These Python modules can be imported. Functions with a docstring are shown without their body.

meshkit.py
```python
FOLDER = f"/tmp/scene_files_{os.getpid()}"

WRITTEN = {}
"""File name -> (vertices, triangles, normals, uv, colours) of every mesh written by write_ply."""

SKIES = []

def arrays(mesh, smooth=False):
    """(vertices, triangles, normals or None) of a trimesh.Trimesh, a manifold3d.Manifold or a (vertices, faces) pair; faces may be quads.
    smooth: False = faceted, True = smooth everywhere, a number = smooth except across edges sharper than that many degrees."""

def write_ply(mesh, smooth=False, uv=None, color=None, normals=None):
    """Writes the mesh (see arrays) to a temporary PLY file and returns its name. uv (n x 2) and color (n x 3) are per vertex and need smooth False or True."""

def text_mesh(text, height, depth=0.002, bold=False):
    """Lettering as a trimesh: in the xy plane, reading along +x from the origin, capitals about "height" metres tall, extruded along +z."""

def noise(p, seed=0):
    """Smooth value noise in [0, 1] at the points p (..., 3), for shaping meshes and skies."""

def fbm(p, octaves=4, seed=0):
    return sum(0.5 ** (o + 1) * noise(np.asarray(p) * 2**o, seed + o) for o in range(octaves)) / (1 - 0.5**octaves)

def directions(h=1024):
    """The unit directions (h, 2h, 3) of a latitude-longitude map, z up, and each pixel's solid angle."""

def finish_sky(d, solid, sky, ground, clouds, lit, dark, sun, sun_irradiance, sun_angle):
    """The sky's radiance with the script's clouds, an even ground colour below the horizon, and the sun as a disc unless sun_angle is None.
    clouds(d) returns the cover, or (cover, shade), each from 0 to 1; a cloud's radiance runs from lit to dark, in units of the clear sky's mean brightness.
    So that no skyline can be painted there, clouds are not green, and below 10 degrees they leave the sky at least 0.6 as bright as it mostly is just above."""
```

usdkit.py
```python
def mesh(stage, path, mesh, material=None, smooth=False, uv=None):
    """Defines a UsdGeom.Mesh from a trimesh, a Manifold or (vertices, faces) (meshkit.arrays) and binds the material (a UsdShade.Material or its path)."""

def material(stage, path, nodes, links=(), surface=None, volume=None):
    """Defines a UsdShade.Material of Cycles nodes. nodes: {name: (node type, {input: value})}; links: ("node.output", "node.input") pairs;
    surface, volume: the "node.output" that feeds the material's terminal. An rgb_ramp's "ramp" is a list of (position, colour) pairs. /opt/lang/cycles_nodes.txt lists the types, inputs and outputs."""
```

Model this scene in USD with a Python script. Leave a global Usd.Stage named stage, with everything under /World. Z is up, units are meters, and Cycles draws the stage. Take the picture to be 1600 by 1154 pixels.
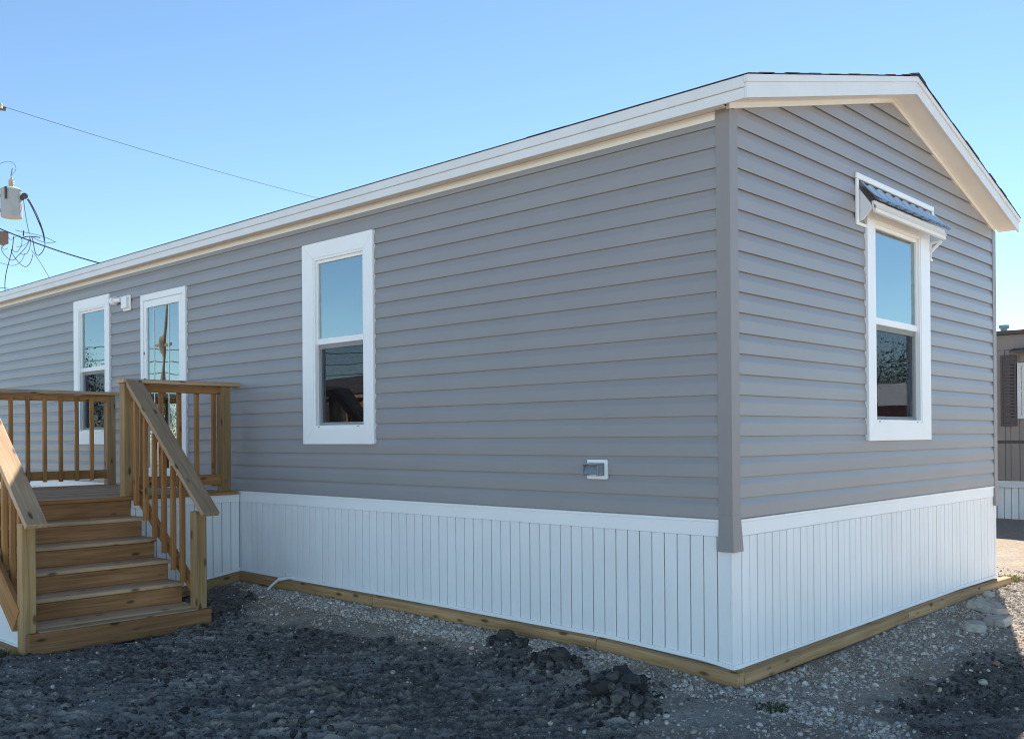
import math, random
import numpy as np, trimesh, usdkit, meshkit
from pxr import Usd, UsdGeom, UsdLux, UsdShade, Gf, Sdf, Vt
from shapely.geometry import Polygon, Point
import shapely

stage = Usd.Stage.CreateInMemory()
UsdGeom.SetStageUpAxis(stage, "Z")
UsdGeom.SetStageMetersPerUnit(stage, 1.0)
UsdGeom.Xform.Define(stage, "/World")
UsdGeom.Scope.Define(stage, "/World/Looks")
rng = np.random.default_rng(7)
random.seed(7)

# ------------------------------------------------------------------ camera, sky, sun, exposure
CAM = np.array([2.7585, -4.7033, 0.4625])            # z = 0 is the bottom edge of the siding
YAW, PITCH, ROLL = 0.752523, 0.003022, 0.008003
EXPOSURE = 1.25
SKY_STRENGTH = 0.082
SUN_INTENSITY = 1.25
SUN_AZ, SUN_EL = math.radians(-19.0), math.radians(43.5)

fw = np.array([-math.sin(YAW) * math.cos(PITCH), math.cos(YAW) * math.cos(PITCH), math.sin(PITCH)])
rt0 = np.array([math.cos(YAW), math.sin(YAW), 0.0])
dn0 = np.cross(fw, rt0)
rt = math.cos(ROLL) * rt0 + math.sin(ROLL) * dn0
dn = -math.sin(ROLL) * rt0 + math.cos(ROLL) * dn0
cam = UsdGeom.Camera.Define(stage, "/World/camera")
m = Gf.Matrix4d(1)
for i, r in enumerate((rt, -dn, -fw)):
    m.SetRow(i, Gf.Vec4d(*map(float, r), 0))
m.SetRow(3, Gf.Vec4d(*map(float, CAM), 1))
cam.AddTransformOp().Set(m)
cam.CreateHorizontalApertureAttr(36.0)
cam.CreateFocalLengthAttr(1512.99 / 1600 * 36)
cam.CreateVerticalApertureOffsetAttr((677.33 - 577) / 1600 * 36)
cam.CreateExposureAttr(EXPOSURE)
cam.CreateClippingRangeAttr(Gf.Vec2f(0.05, 5000))

sky_mat = usdkit.material(stage, "/World/Looks/sky_look", {
    "s": ("sky_texture", {"sky_type": "single_scattering", "sun_disc": False, "sun_elevation": SUN_EL, "sun_rotation": SUN_AZ,
                          "altitude": 100.0, "air_density": 0.8, "aerosol_density": 0.02, "ozone_density": 1.6}),
    "w": ("mix", {"mix_type": "multiply", "fac": 1.0, "color2": (.91, 1.0, .985)}),
    "b": ("background_shader", {"strength": SKY_STRENGTH})}, [("s.color", "w.color1"), ("w.color", "b.color")], surface="b.background")
dome = UsdLux.DomeLight.Define(stage, "/World/sky")
UsdShade.MaterialBindingAPI.Apply(dome.GetPrim()).Bind(sky_mat)
dome.GetPrim().SetCustomDataByKey("kind", "structure")
sun = UsdLux.DistantLight.Define(stage, "/World/sun")
sun.CreateNormalizeAttr(True)
sun.CreateIntensityAttr(SUN_INTENSITY)
sun.CreateAngleAttr(0.5)
sun.CreateColorAttr(Gf.Vec3f(1.0, 0.93, 0.82))
to_sun = np.array([math.sin(SUN_AZ) * math.cos(SUN_EL), math.cos(SUN_AZ) * math.cos(SUN_EL), math.sin(SUN_EL)])
zc = to_sun; xc = np.cross([0, 0, 1.0], zc); xc /= np.linalg.norm(xc); yc = np.cross(zc, xc)
m = Gf.Matrix4d(1)
for i, r in enumerate((xc, yc, zc)):
    m.SetRow(i, Gf.Vec4d(*map(float, r), 0))
sun.AddTransformOp().Set(m)

# ------------------------------------------------------------------ helpers
taken = {}
def numbered(parent, name):
    k = (parent, name); n = taken.get(k, 0); taken[k] = n + 1
    return f"{parent}/{name}" + (f"_{n:03d}" if n else "")

def path_of(p):
    return "/World" if p is None else str(p.GetPath())

def tag(p, label=None, cat=None, group=None, kind=None):
    for k, v in (("label", label), ("category", cat), ("group", group), ("kind", kind)):
        if v: p.SetCustomDataByKey(k, v)
    return p

def thing(name, label, cat, group=None):
    p = UsdGeom.Xform.Define(stage, numbered("/World", name)).GetPrim()
    return tag(p, label, cat, group)

def obj(name, mesh, mat, parent=None, smooth=False, xf=None, label=None):
    g = usdkit.mesh(stage, numbered(path_of(parent), name), mesh, mat, smooth=smooth)
    if xf is not None:
        mm = Gf.Matrix4d(1)
        for r in range(4):
            for c in range(4): mm[r, c] = float(xf[c, r])
        g.AddTransformOp().Set(mm)
    if label: g.GetPrim().SetCustomDataByKey("label", label)
    return g.GetPrim()

cat_ = trimesh.util.concatenate

def box(x0, x1, y0, y1, z0, z1, c=0.0):
    x0, x1 = min(x0, x1), max(x0, x1); y0, y1 = min(y0, y1), max(y0, y1); z0, z1 = min(z0, z1), max(z0, z1)
    if c <= 0:
        b = trimesh.creation.box([x1 - x0, y1 - y0, z1 - z0]); b.apply_translation([(x0 + x1) / 2, (y0 + y1) / 2, (z0 + z1) / 2]); return b
    c = min(c, .45 * min(x1 - x0, y1 - y0, z1 - z0)); pts = []
    for sx, x in ((1, x0), (-1, x1)):
        for sy, y in ((1, y0), (-1, y1)):
            for sz, z in ((1, z0), (-1, z1)):
                pts += [(x + sx * c, y + sy * c, z), (x + sx * c, y, z + sz * c), (x, y + sy * c, z + sz * c)]
    return trimesh.convex.convex_hull(np.array(pts))

def prism(poly, a0, a1, axis):
    """poly: 2D points in the other two axes (x,y,z order); extruded from a0 to a1 along axis. Convex or not."""
    m_ = trimesh.creation.extrude_polygon(Polygon(poly), abs(a1 - a0), engine="earcut")
    v = m_.vertices.copy(); lo = min(a0, a1)
    if axis == 0: v2 = np.c_[v[:, 2] + lo, v[:, 0], v[:, 1]]
    elif axis == 1: v2 = np.c_[v[:, 0], v[:, 2] + lo, v[:, 1]]
    else: v2 = np.c_[v[:, 0], v[:, 1], v[:, 2] + lo]
    m2 = trimesh.Trimesh(v2, m_.faces, process=False)
    if axis == 1: m2.invert()
    return m2

def tube(pts, r, n=6):
    pts = np.asarray(pts, float); rr = np.broadcast_to(np.asarray(r, float), (len(pts),))
    t = np.gradient(pts, axis=0); t /= np.linalg.norm(t, axis=1, keepdims=True) + 1e-12
    ref = np.array([0, 0, 1.0]) if abs(t[:, 2]).mean() < .8 else np.array([1.0, 0, 0])
    a = np.cross(t, ref); a /= np.linalg.norm(a, axis=1, keepdims=True) + 1e-12
    b = np.cross(t, a); th = np.arange(n) / n * 2 * np.pi
    v = (pts[:, None] + rr[:, None, None] * (a[:, None] * np.cos(th)[None, :, None] + b[:, None] * np.sin(th)[None, :, None])).reshape(-1, 3)
    f = []
    for i in range(len(pts) - 1):
        for j in range(n):
            k = (j + 1) % n; f += [[i * n + j, (i + 1) * n + j, (i + 1) * n + k], [i * n + j, (i + 1) * n + k, i * n + k]]
    c0, c1 = len(v), len(v) + 1; v = np.vstack([v, pts[0], pts[-1]]); L = (len(pts) - 1) * n
    for j in range(n):
        k = (j + 1) % n; f += [[c0, j, k], [c1, L + k, L + j]]
    return trimesh.Trimesh(v, f, process=False)

def lumber(name, mat, p0, p1, w, t, up, parent, c=0.004, label=None, round_=False):
    """One board from p0 to p1 (centre line): w across (side), t along up. Local x runs along the grain."""
    p0, p1, up = (np.asarray(q, float) for q in (p0, p1, up))
    L = np.linalg.norm(p1 - p0); ax = (p1 - p0) / L
    sd = np.cross(up, ax); sd /= np.linalg.norm(sd); u = np.cross(ax, sd)
    if round_:
        a = np.linspace(0, 2 * np.pi, 17)[:-1]
        sec = np.c_[w / 2 * np.sign(np.cos(a)) * abs(np.cos(a)) ** .45, t / 2 * np.sign(np.sin(a)) * abs(np.sin(a)) ** .45]
        pts = np.array([[x, s[0], s[1]] for x in (-L / 2, L / 2) for s in sec]); bm = trimesh.convex.convex_hull(pts)
    else:
        bm = box(-L / 2, L / 2, -w / 2, w / 2, -t / 2, t / 2, c)
    X = np.eye(4); X[:3, 0], X[:3, 1], X[:3, 2], X[:3, 3] = ax, sd, u, (p0 + p1) / 2
    return obj(name, bm, mat, parent, smooth=35 if round_ else False, xf=X, label=label)

# ------------------------------------------------------------------ materials
def plain(name, color, rough=.5, var=.06, scale=3.0, bump=0.0, bscale=60.0, spec=.5, vary_obj=0.0, metallic=0.0):
    n = {"g": ("texture_coordinate", {}), "geo": ("geometry", {}),
         "n": ("noise_texture", {"scale": scale, "detail": 6.0, "roughness": .6}),
         "r": ("map_range", {"from_min": .25, "from_max": .75, "to_min": 1 - var, "to_max": 1 + var}),
         "oi": ("object_info", {}), "ro": ("map_range", {"from_min": 0., "from_max": 1., "to_min": 1 - vary_obj, "to_max": 1 + vary_obj}),
         "m0": ("math", {"math_type": "multiply"}),
         "c": ("color", {"value": color}), "v": ("vector_math", {"math_type": "scale"}),
         "b": ("noise_texture", {"scale": bscale, "detail": 4.0}), "bp": ("bump", {"strength": 1.0, "distance": bump}),
         "p": ("principled_bsdf", {"roughness": rough, "specular_ior_level": spec, "metallic": metallic})}
    l = [("geo.position", "n.vector"), ("n.fac", "r.value"), ("oi.random", "ro.value"), ("r.result", "m0.value1"), ("ro.result", "m0.value2"),
         ("c.color", "v.vector1"), ("m0.value", "v.scale"), ("v.vector", "p.base_color")]
    if bump > 0: l += [("geo.position", "b.vector"), ("b.fac", "bp.height"), ("bp.normal", "p.normal")]
    return usdkit.material(stage, "/World/Looks/" + name, n, l, surface="p.BSDF")

def wood(name, dark, mid, light, rough=.75, knots=True):
    n = {"tc": ("texture_coordinate", {}), "oi": ("object_info", {}),
         "off": ("vector_math", {"math_type": "scale", "vector1": (13.7, 7.3, 5.1)}),
         "add": ("vector_math", {"math_type": "add"}),
         "mp": ("mapping", {"scale": (1.1, 26.0, 26.0)}),
         "n": ("noise_texture", {"scale": 1.6, "detail": 7.0, "roughness": .62, "distortion": .6}),
         "ramp": ("rgb_ramp", {"ramp": [(.25, dark), (.5, mid), (.75, light)]}),
         "mk": ("mapping", {"scale": (4.2, 12.0, 12.0)}),
         "vo": ("voronoi_texture", {"scale": 1.0, "randomness": 1.0}),
         "kr": ("map_range", {"range_type": "smoothstep", "from_min": .07, "from_max": .22, "to_min": .28 if knots else 1.0, "to_max": 1.0}),
         "big": ("noise_texture", {"scale": 1.4, "detail": 3.0}),
         "br": ("map_range", {"from_min": .3, "from_max": .7, "to_min": .8, "to_max": 1.15}),
         "ro": ("map_range", {"to_min": .8, "to_max": 1.18}),
         "m1": ("math", {"math_type": "multiply"}), "m2": ("math", {"math_type": "multiply"}),
         "v": ("vector_math", {"math_type": "scale"}),
         "bp": ("bump", {"strength": .6, "distance": .0016}),
         "p": ("principled_bsdf", {"roughness": rough, "specular_ior_level": .25})}
    l = [("oi.random", "off.scale"), ("tc.object", "add.vector1"), ("off.vector", "add.vector2"), ("add.vector", "mp.vector"), ("mp.vector", "n.vector"),
         ("n.fac", "ramp.fac"), ("add.vector", "mk.vector"), ("mk.vector", "vo.vector"), ("vo.distance", "kr.value"), ("add.vector", "big.vector"),
         ("big.fac", "br.value"), ("oi.random", "ro.value"), ("kr.result", "m1.value1"), ("br.result", "m1.value2"), ("m1.value", "m2.value1"), ("ro.result", "m2.value2"),
         ("ramp.color", "v.vector1"), ("m2.value", "v.scale"), ("v.vector", "p.base_color"), ("n.fac", "bp.height"), ("bp.normal", "p.normal")]
    return usdkit.material(stage, "/World/Looks/" + name, n, l, surface="p.BSDF")

M = {}
M["siding"] = plain("siding_vinyl", (.274, .260, .262), rough=.34, var=.045, scale=1.3, bump=.0022, bscale=2.2, vary_obj=.02)
M["post"] = plain("post_vinyl", (.25, .225, .22), rough=.42, var=.03)
M["white"] = plain("white_vinyl", (.84, .835, .825), rough=.4, var=.03, scale=2.0)
M["skirt"] = plain("white_skirting", (.79, .785, .775), rough=.38, var=.04, scale=2.5, vary_obj=.025)
M["groove"] = plain("skirting_backing", (.40, .40, .41), rough=.7)
M["fascia"] = plain("fascia_metal", (.69, .69, .685), rough=.45, var=.05, scale=4, vary_obj=.02)
M["soffit"] = plain("soffit_vinyl", (.78, .76, .72), rough=.6, var=.04)
M["shingle"] = plain("asphalt_shingle", (.055, .052, .05), rough=.95, var=.3, scale=60, bump=.002, bscale=200, vary_obj=.25)
M["interior"] = plain("interior_paint", (.30, .29, .27), rough=.9)
M["dark"] = plain("dark_void", (.03, .03, .032), rough=.9)
M["blind"] = plain("blind_white", (.75, .77, .78), rough=.6)
M["blue"] = plain("blue_sheet", (.40, .53, .68), rough=.55, var=.12, scale=12)
M["ventdark"] = plain("vent_plastic", (.20, .225, .26), rough=.35)
M["pvc"] = plain("pvc_pipe", (.78, .78, .76), rough=.35)
M["steel"] = plain("galvanised_steel", (.34, .35, .35), rough=.5, var=.1, scale=6)
M["porcelain"] = plain("porcelain", (.46, .42, .36), rough=.3)
M["wire"] = plain("black_wire", (.075, .08, .095), rough=.9, spec=.05)
M["polewood"] = plain("pole_wood", (.15, .12, .09), rough=.9, var=.25, scale=8)
M["handle"] = plain("door_handle", (.05, .05, .055), rough=.3, metallic=.8)
M["brown"] = plain("brown_siding", (.25, .205, .18), rough=.6, var=.1, scale=2.0, vary_obj=.07)
M["brown_dark"] = plain("dark_brown_trim", (.075, .06, .055), rough=.6)
M["shutter"] = plain("shutter_plastic", (.075, .062, .062), rough=.5)
M["oldwhite"] = plain("weathered_white", (.66, .65, .62), rough=.6, var=.12, scale=3, vary_obj=.05)
M["tan"] = plain("tan_wall", (.36, .30, .22), rough=.7)
M["redwall"] = plain("red_wall", (.22, .06, .04), rough=.7)
M["treated"] = wood("treated_pine_post", (.24, .14, .058), (.355, .222, .10), (.44, .295, .15))
M["pine"] = wood("treated_pine_brown", (.25, .108, .033), (.385, .182, .062), (.47, .255, .105))
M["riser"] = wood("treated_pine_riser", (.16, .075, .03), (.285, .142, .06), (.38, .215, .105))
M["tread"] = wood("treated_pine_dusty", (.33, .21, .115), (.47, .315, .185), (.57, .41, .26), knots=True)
M["timber"] = wood("landscape_timber_wood", (.25, .135, .055), (.41, .245, .112), (.51, .335, .17))
M["leaf"] = None

def glass(name, tint, ior, rough=.0, clear=.9):
    return usdkit.material(stage, "/World/Looks/" + name, {
        "t": ("transparent_bsdf", {"color": (clear * .80, clear * .97, clear)}), "g": ("glossy_bsdf", {"color": tint, "roughness": rough}),
        "f": ("fresnel", {"IOR": ior}), "m": ("mix_closure", {}),
        "geo": ("geometry", {}), "n": ("noise_texture", {"scale": 2.2, "detail": 1.0}), "bp": ("bump", {"strength": 1.0, "distance": .0012})},
        [("geo.position", "n.vector"), ("n.fac", "bp.height"), ("bp.normal", "g.normal"), ("f.fac", "m.fac"), ("t.BSDF", "m.closure1"), ("g.BSDF", "m.closure2")], surface="m.closure")
M["glass"] = glass("window_glass", (.86, .99, 1.0), 6.0)
M["glass_low"] = glass("screened_glass", (.88, .92, 1.0), 3.3)
M["screen"] = usdkit.material(stage, "/World/Looks/insect_screen", {
    "t": ("transparent_bsdf", {"color": (1, 1, 1)}), "d": ("diffuse_bsdf", {"color": (.012, .013, .014)}), "m": ("mix_closure", {"fac": .24})},
    [("t.BSDF", "m.closure1"), ("d.BSDF", "m.closure2")], surface="m.closure")

# ------------------------------------------------------------------ ground height and soil zones
E_ = .1143
HL, HW = 16.0, 4.53                                  # house length (-x) and width (+y)
zb_long = lambda x: np.interp(x, [-16, -5, -4.4, -3, -1.66, -.88, -.18, 0, 1], [-.70, -.72, -.726, -.735, -.753, -.765, -.80, -.825, -.825])
zb_gab = lambda y: np.interp(y, [-1, 0, .4, 1.2, 2.3, 3.6, 4.53], [-.825, -.825, -.838, -.832, -.815, -.81, -.82])
TH = .088
dark_poly = Polygon([(-7, .1), (-5.05, -.05), (-4.3, -.30), (-4.0, -.60), (-3.47, -.78), (-3.01, -.57), (-2.54, -.6), (-2.09, -.50), (-1.62, -.48), (-1.35, -.30), (-1.1, -.42), (-.8, -.62),
                     (-.45, -.58), (-.14, -.86), (.1, -.92), (.3, -1.15), (.9, -1.5), (3, -2.0), (5, -5.6), (-12, -5.6), (-12, .1)])
dark_right = Polygon([(.72, .30), (.78, .97), (.74, 1.5), (.95, 2.1), (2.2, 2.2), (3.2, 0), (2.2, -1.0), (1.15, -.45), (.85, .0)])
PILES = [(-1.50, -.24, .07), (-.93, -.44, .13), (-.36, -.55, .14), (-.20, -.78, .12)]
def signed(poly, x, y):
    pts = shapely.points(x, y)
    d = shapely.distance(poly.exterior, pts)
    return np.where(shapely.contains_xy(poly, x, y), d, -d)

def base_height(x, y):
    gl = zb_long(x) - TH + .012; gg = zb_gab(y) - TH + .012
    dx = np.maximum(x, 0); dy = np.maximum(-y, 0)
    d = np.where((x > 0) | (y < 0), np.hypot(dx, dy), 0)
    w = np.where(dx + dy > 1e-6, dx / (dx + dy + 1e-9), np.where(y > -x * 0, .0, 0.))
    near = gl * (1 - w) + gg * w
    t = np.clip(d / .95, 0, 1); t = t * t * (3 - 2 * t)
    far = -.925 + 0 * x
    return near * (1 - t) + far * t

def sm(a, b, v):
    t = np.clip((v - a) / (b - a), 0, 1); return t * t * (3 - 2 * t)

def soil(x, y):
    """dark-soil mask (1 = black soil, 0 = pale gravel)"""
    p = np.stack([x, y, 0 * x], -1)
    wob = (meshkit.fbm(p * 3.1, 4, 11) - .5) * .34
    w2 = (meshkit.fbm(p * 11., 3, 12) - .5) * .18
    a = sm(-.05, .05, signed(dark_poly, x, y) + wob * .8 + w2)
    b = sm(-.07, .08, signed(dark_right, x, y) + wob + w2)
    for cx, cy, r in PILES:
        a = np.maximum(a, sm(-.06, .05, r - np.hypot(x - cx, y - cy) + w2 * 1.2 + wob * .3))
    return np.maximum(a, b)

def height(x, y, dk=None):
    x = np.asarray(x, float); y = np.asarray(y, float)
    if dk is None: dk = soil(x, y)
    p = np.stack([x, y, 0 * x], -1)
    h = base_height(x, y)
    h = h + (meshkit.fbm(p * 1.3, 3, 1) - .5) * .05
    f1 = meshkit.fbm(p * 9., 5, 2) - .5
    rid = 1 - 2 * np.abs(meshkit.fbm(p * 16., 4, 4) - .5)
    f2 = meshkit.fbm(p * 34., 3, 6) - .5
    h = h + f1 * (.030 + .022 * dk) + dk * (rid - .8) * .016 + f2 * (.018 + .018 * dk) + (meshkit.fbm(p * 75., 2, 8) - .5) * .012
    # tyre cleat ridges pressed into the black soil
    along = x * .62 + y * .78; across = -x * .78 + y * .62
    wv = (meshkit.fbm(p * 2.2, 3, 5) - .5) * .55
    band = sm(.35, .6, meshkit.noise(np.stack([along * .9, across * .35, 0 * x], -1), 9)) * dk * sm(-.4, -.9, y)
    cle = np.maximum(0, np.sin(2 * np.pi * (across / .085 + wv + .25 * np.sin(along * 9))))
    h = h + band * (cle ** 1.3 * .038 - .012)
    for cx, cy, r in PILES[1:]:
        h = h + .055 * np.exp(-((x - cx) ** 2 + (y - cy) ** 2) / (r * r)) * (.5 + rid)
    fine = np.maximum(0, np.sin(2 * np.pi * (across / .052 + 1.6 * wv + .12 * np.sin(along * 5))))
    h = h + dk * sm(.42, .62, meshkit.fbm(np.stack([along * 1.3, across * 1.3, 0 * x], -1), 3, 14)) * sm(-.5, -1.0, y) * (fine ** 1.4 * .024 - .005)
    # softened ring at the walls so the timbers stay clear
    d = np.where((x > 0) | (y < 0), np.hypot(np.maximum(x, 0), np.maximum(-y, 0)), 0)
    k = sm(.0, .22, d)
    return base_height(x, y) * (1 - k) + h * k

def axis_pts(lo, hi, step, out, n):
    core = np.arange(lo, hi + 1e-6, step)
    g = np.geomspace(step * 1.6, out, n)
    return np.concatenate([(lo - np.cumsum(g))[::-1], core, hi + np.cumsum(g)])

gx = axis_pts(-5.2, 1.6, .0092, 260, 34)
gy = axis_pts(-3.2, 5.4, .0105, 260, 34)
GX, GY = np.meshgrid(gx, gy, indexing="ij")
fx, fy = GX.ravel(), GY.ravel()
DK = soil(fx, fy)
GZ = height(fx, fy, DK)
n1, n2 = len(gx), len(gy)
idx = np.arange(n1 * n2).reshape(n1, n2)
a, b, c, d = idx[:-1, :-1].ravel(), idx[1:, :-1].ravel(), idx[1:, 1:].ravel(), idx[:-1, 1:].ravel()
gf = np.vstack([np.c_[a, b, c], np.c_[a, c, d]])
mx = (fx[gf].mean(1), fy[gf].mean(1))
keep = ~((mx[0] < -.3) & (mx[0] > -5.3) & (mx[1] > .3) & (mx[1] < 4.2))     # nothing needs ground under the floor
gf = gf[keep]

ground_mat = usdkit.material(stage, "/World/Looks/soil_and_gravel", {
    "geo": ("geometry", {}), "a": ("attribute", {"attribute": "soil"}),
    "n1": ("noise_texture", {"scale": 24.0, "detail": 9.0, "roughness": .75}), "n2": ("noise_texture", {"scale": 1.1, "detail": 5.0, "roughness": .6}),
    "v": ("voronoi_texture", {"scale": 55.0}), "v2": ("voronoi_texture", {"scale": 120.0}),
    "gr": ("rgb_ramp", {"ramp": [(.0, (.12, .10, .082)), (.38, (.27, .228, .187)), (.6, (.42, .36, .30)), (1., (.66, .585, .50))]}),
    "gm": ("mix", {"mix_type": "multiply", "fac": .55}),
    "tan": ("rgb_ramp", {"ramp": [(.35, (1.0, 1.0, 1.0)), (.62, (1.08, .98, .84))]}),
    "gt": ("mix", {"mix_type": "multiply", "fac": 1.0}),
    "dr": ("rgb_ramp", {"ramp": [(.26, (.046, .039, .033)), (.46, (.14, .12, .10)), (.6, (.245, .212, .177)), (.76, (.42, .37, .31))]}),
    "du": ("rgb_ramp", {"ramp": [(.46, (0, 0, 0)), (.66, (1, 1, 1))]}),
    "a2": ("attribute", {"attribute": "dust"}), "dd": ("mix", {"color2": (.42, .365, .305)}), "dm": ("math", {"math_type": "multiply_add", "value2": .25}),
    "sr": ("separate_color", {}), "g1": ("math", {"math_type": "greater_than", "value2": .86}), "l1": ("math", {"math_type": "less_than", "value2": .34}), "sm": ("math", {"math_type": "multiply"}),
    "ds": ("mix", {"color2": (.40, .36, .31)}),
    "pp": ("mix", {"color2": (.50, .44, .365)}), "ps": ("math", {"math_type": "multiply", "value2": .75}),
    "mx": ("mix", {}),
    "s1": ("math", {"math_type": "multiply_add", "value2": .7, "value3": 0.}),
    "bp": ("bump", {"strength": 1.0, "distance": .02}),
    "p": ("principled_bsdf", {"roughness": .95, "specular_ior_level": .15})},
    [("geo.position", "n1.vector"), ("geo.position", "n2.vector"), ("geo.position", "v.vector"), ("geo.position", "v2.vector"),
     ("v.color", "gm.color2"), ("n1.fac", "gr.fac"), ("gr.color", "gm.color1"), ("n2.fac", "tan.fac"), ("gr.color", "gt.color1"), ("tan.color", "gt.color2"),
     ("n1.fac", "dr.fac"), ("n2.fac", "du.fac"), ("du.color", "dm.value1"), ("a2.fac", "dm.value3"), ("dr.color", "dd.color1"), ("dm.value", "dd.fac"),
     ("a.fac", "mx.fac"), ("a2.fac", "ps.value1"), ("ps.value", "pp.fac"), ("gt.color", "pp.color1"), ("pp.color", "mx.color1"), ("v2.color", "sr.color"), ("sr.r", "g1.value1"), ("v2.distance", "l1.value1"), ("g1.value", "sm.value1"), ("l1.value", "sm.value2"), ("sm.value", "ds.fac"), ("dd.color", "ds.color1"), ("ds.color", "mx.color2"), ("mx.color", "p.base_color"),
     ("v.distance", "s1.value1"), ("n1.fac", "s1.value3"), ("s1.value", "bp.height"), ("bp.normal", "p.normal")], surface="p.BSDF")
gp = obj("ground", (np.c_[fx, fy, GZ], gf), ground_mat, smooth=True)
UsdGeom.PrimvarsAPI(gp).CreatePrimvar("soil", Sdf.ValueTypeNames.FloatArray, "vertex").Set(Vt.FloatArray.FromNumpy(DK.astype(np.float32)))
tag(gp, kind="structure")
AL, AC = fx * .66 + fy * .75, -fx * .75 + fy * .66
dust = sm(.50, .72, meshkit.fbm(np.stack([AL * 1.7, AC * 11 + 2 * meshkit.fbm(np.stack([fx * 2, fy * 2, 0 * fx], -1), 2, 22), 0 * fx], -1), 4, 21)) * .5
dust = np.clip(dust + sm(-1.7, -3.0, fy + .5 * (meshkit.fbm(np.stack([fx * 1.5, fy * 1.5, 0 * fx], -1), 3, 23) - .5)) * .55 * sm(.35, .6, meshkit.fbm(np.stack([AL * 3, AC * 7, 0 * fx], -1), 3, 24)), 0, .75)
for px_, py_, pr_ in ((-2.35, -2.85, .55), (-1.0, -2.1, .35), (-1.9, -2.2, .3)):
    dust = dust + .6 * np.exp(-((fx - px_) ** 2 + (fy - py_) ** 2) / pr_ ** 2) * sm(.3, .65, meshkit.fbm(np.stack([AL * 4, AC * 12, 0 * fx], -1), 4, 26))
for px_, py_ in ((.18, -.55), (.32, -.25), (.46, .1), (.53, .5), (.56, .9), (.58, 1.3), (.62, 1.7)):
    dust = dust + .5 * np.exp(-((fx - px_) ** 2 + (fy - py_) ** 2) / .15 ** 2)
dust = np.clip(dust, 0, .9) * (1 - .55 * np.maximum(0, np.sin(2 * np.pi * (-fx * .78 + fy * .62) / .052 + 3 * meshkit.fbm(np.stack([fx * 2, fy * 2, 0 * fx], -1), 2, 27))) * DK)
UsdGeom.PrimvarsAPI(gp).CreatePrimvar("dust", Sdf.ValueTypeNames.FloatArray, "vertex").Set(Vt.FloatArray.FromNumpy(dust.astype(np.float32)))
def ground_at(x, y): return float(height(np.array([x]), np.array([y]))[0])

# ------------------------------------------------------------------ the house
home = thing("mobile_home", "grey lap-sided mobile home with white skirting in the middle of the picture", "house")

PROFILE = np.array([(.004, .036), (.0135, .032), (.0138, .0), (.0155, .0), (.0158, .004), (.0150, .066), (.0128, .074), (.0072, .092), (.0036, .104), (.0030, .131)])
def course(a0, a1, z, axis, jit=0.0):
    """one run of siding: outward is -y for the long wall (axis 0) and +x for the gable (axis 1)"""
    P_ = PROFILE.copy(); P_[1:7, 0] += jit
    n = len(P_); v = []
    for a in (a0, a1):
        for d_, zz in P_:
            v.append((a, -d_, z + zz) if axis == 0 else (d_, a, z + zz))
    f = []
    for i in range(n - 1):
        q = [i, i + 1, n + i + 1, n + i] if axis == 0 else [i, n + i, n + i + 1, i + 1]
        q = q[::-1]
        f += [[q[0], q[1], q[2]], [q[0], q[2], q[3]]]
    for e in (0, n):
        for i in range(1, n - 1): f.append([e, e + i, e + i + 1] if e else [e, e + i + 1, e + i])
    tm = trimesh.Trimesh(v, f, process=False)
    return tm

ZS0, SL = 2.252, .2605                                # soffit line over the gable wall
RIDGE_Y = 2.255
soff = lambda y: ZS0 + SL * (y if y <= RIDGE_Y else 2 * RIDGE_Y - y)

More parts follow.
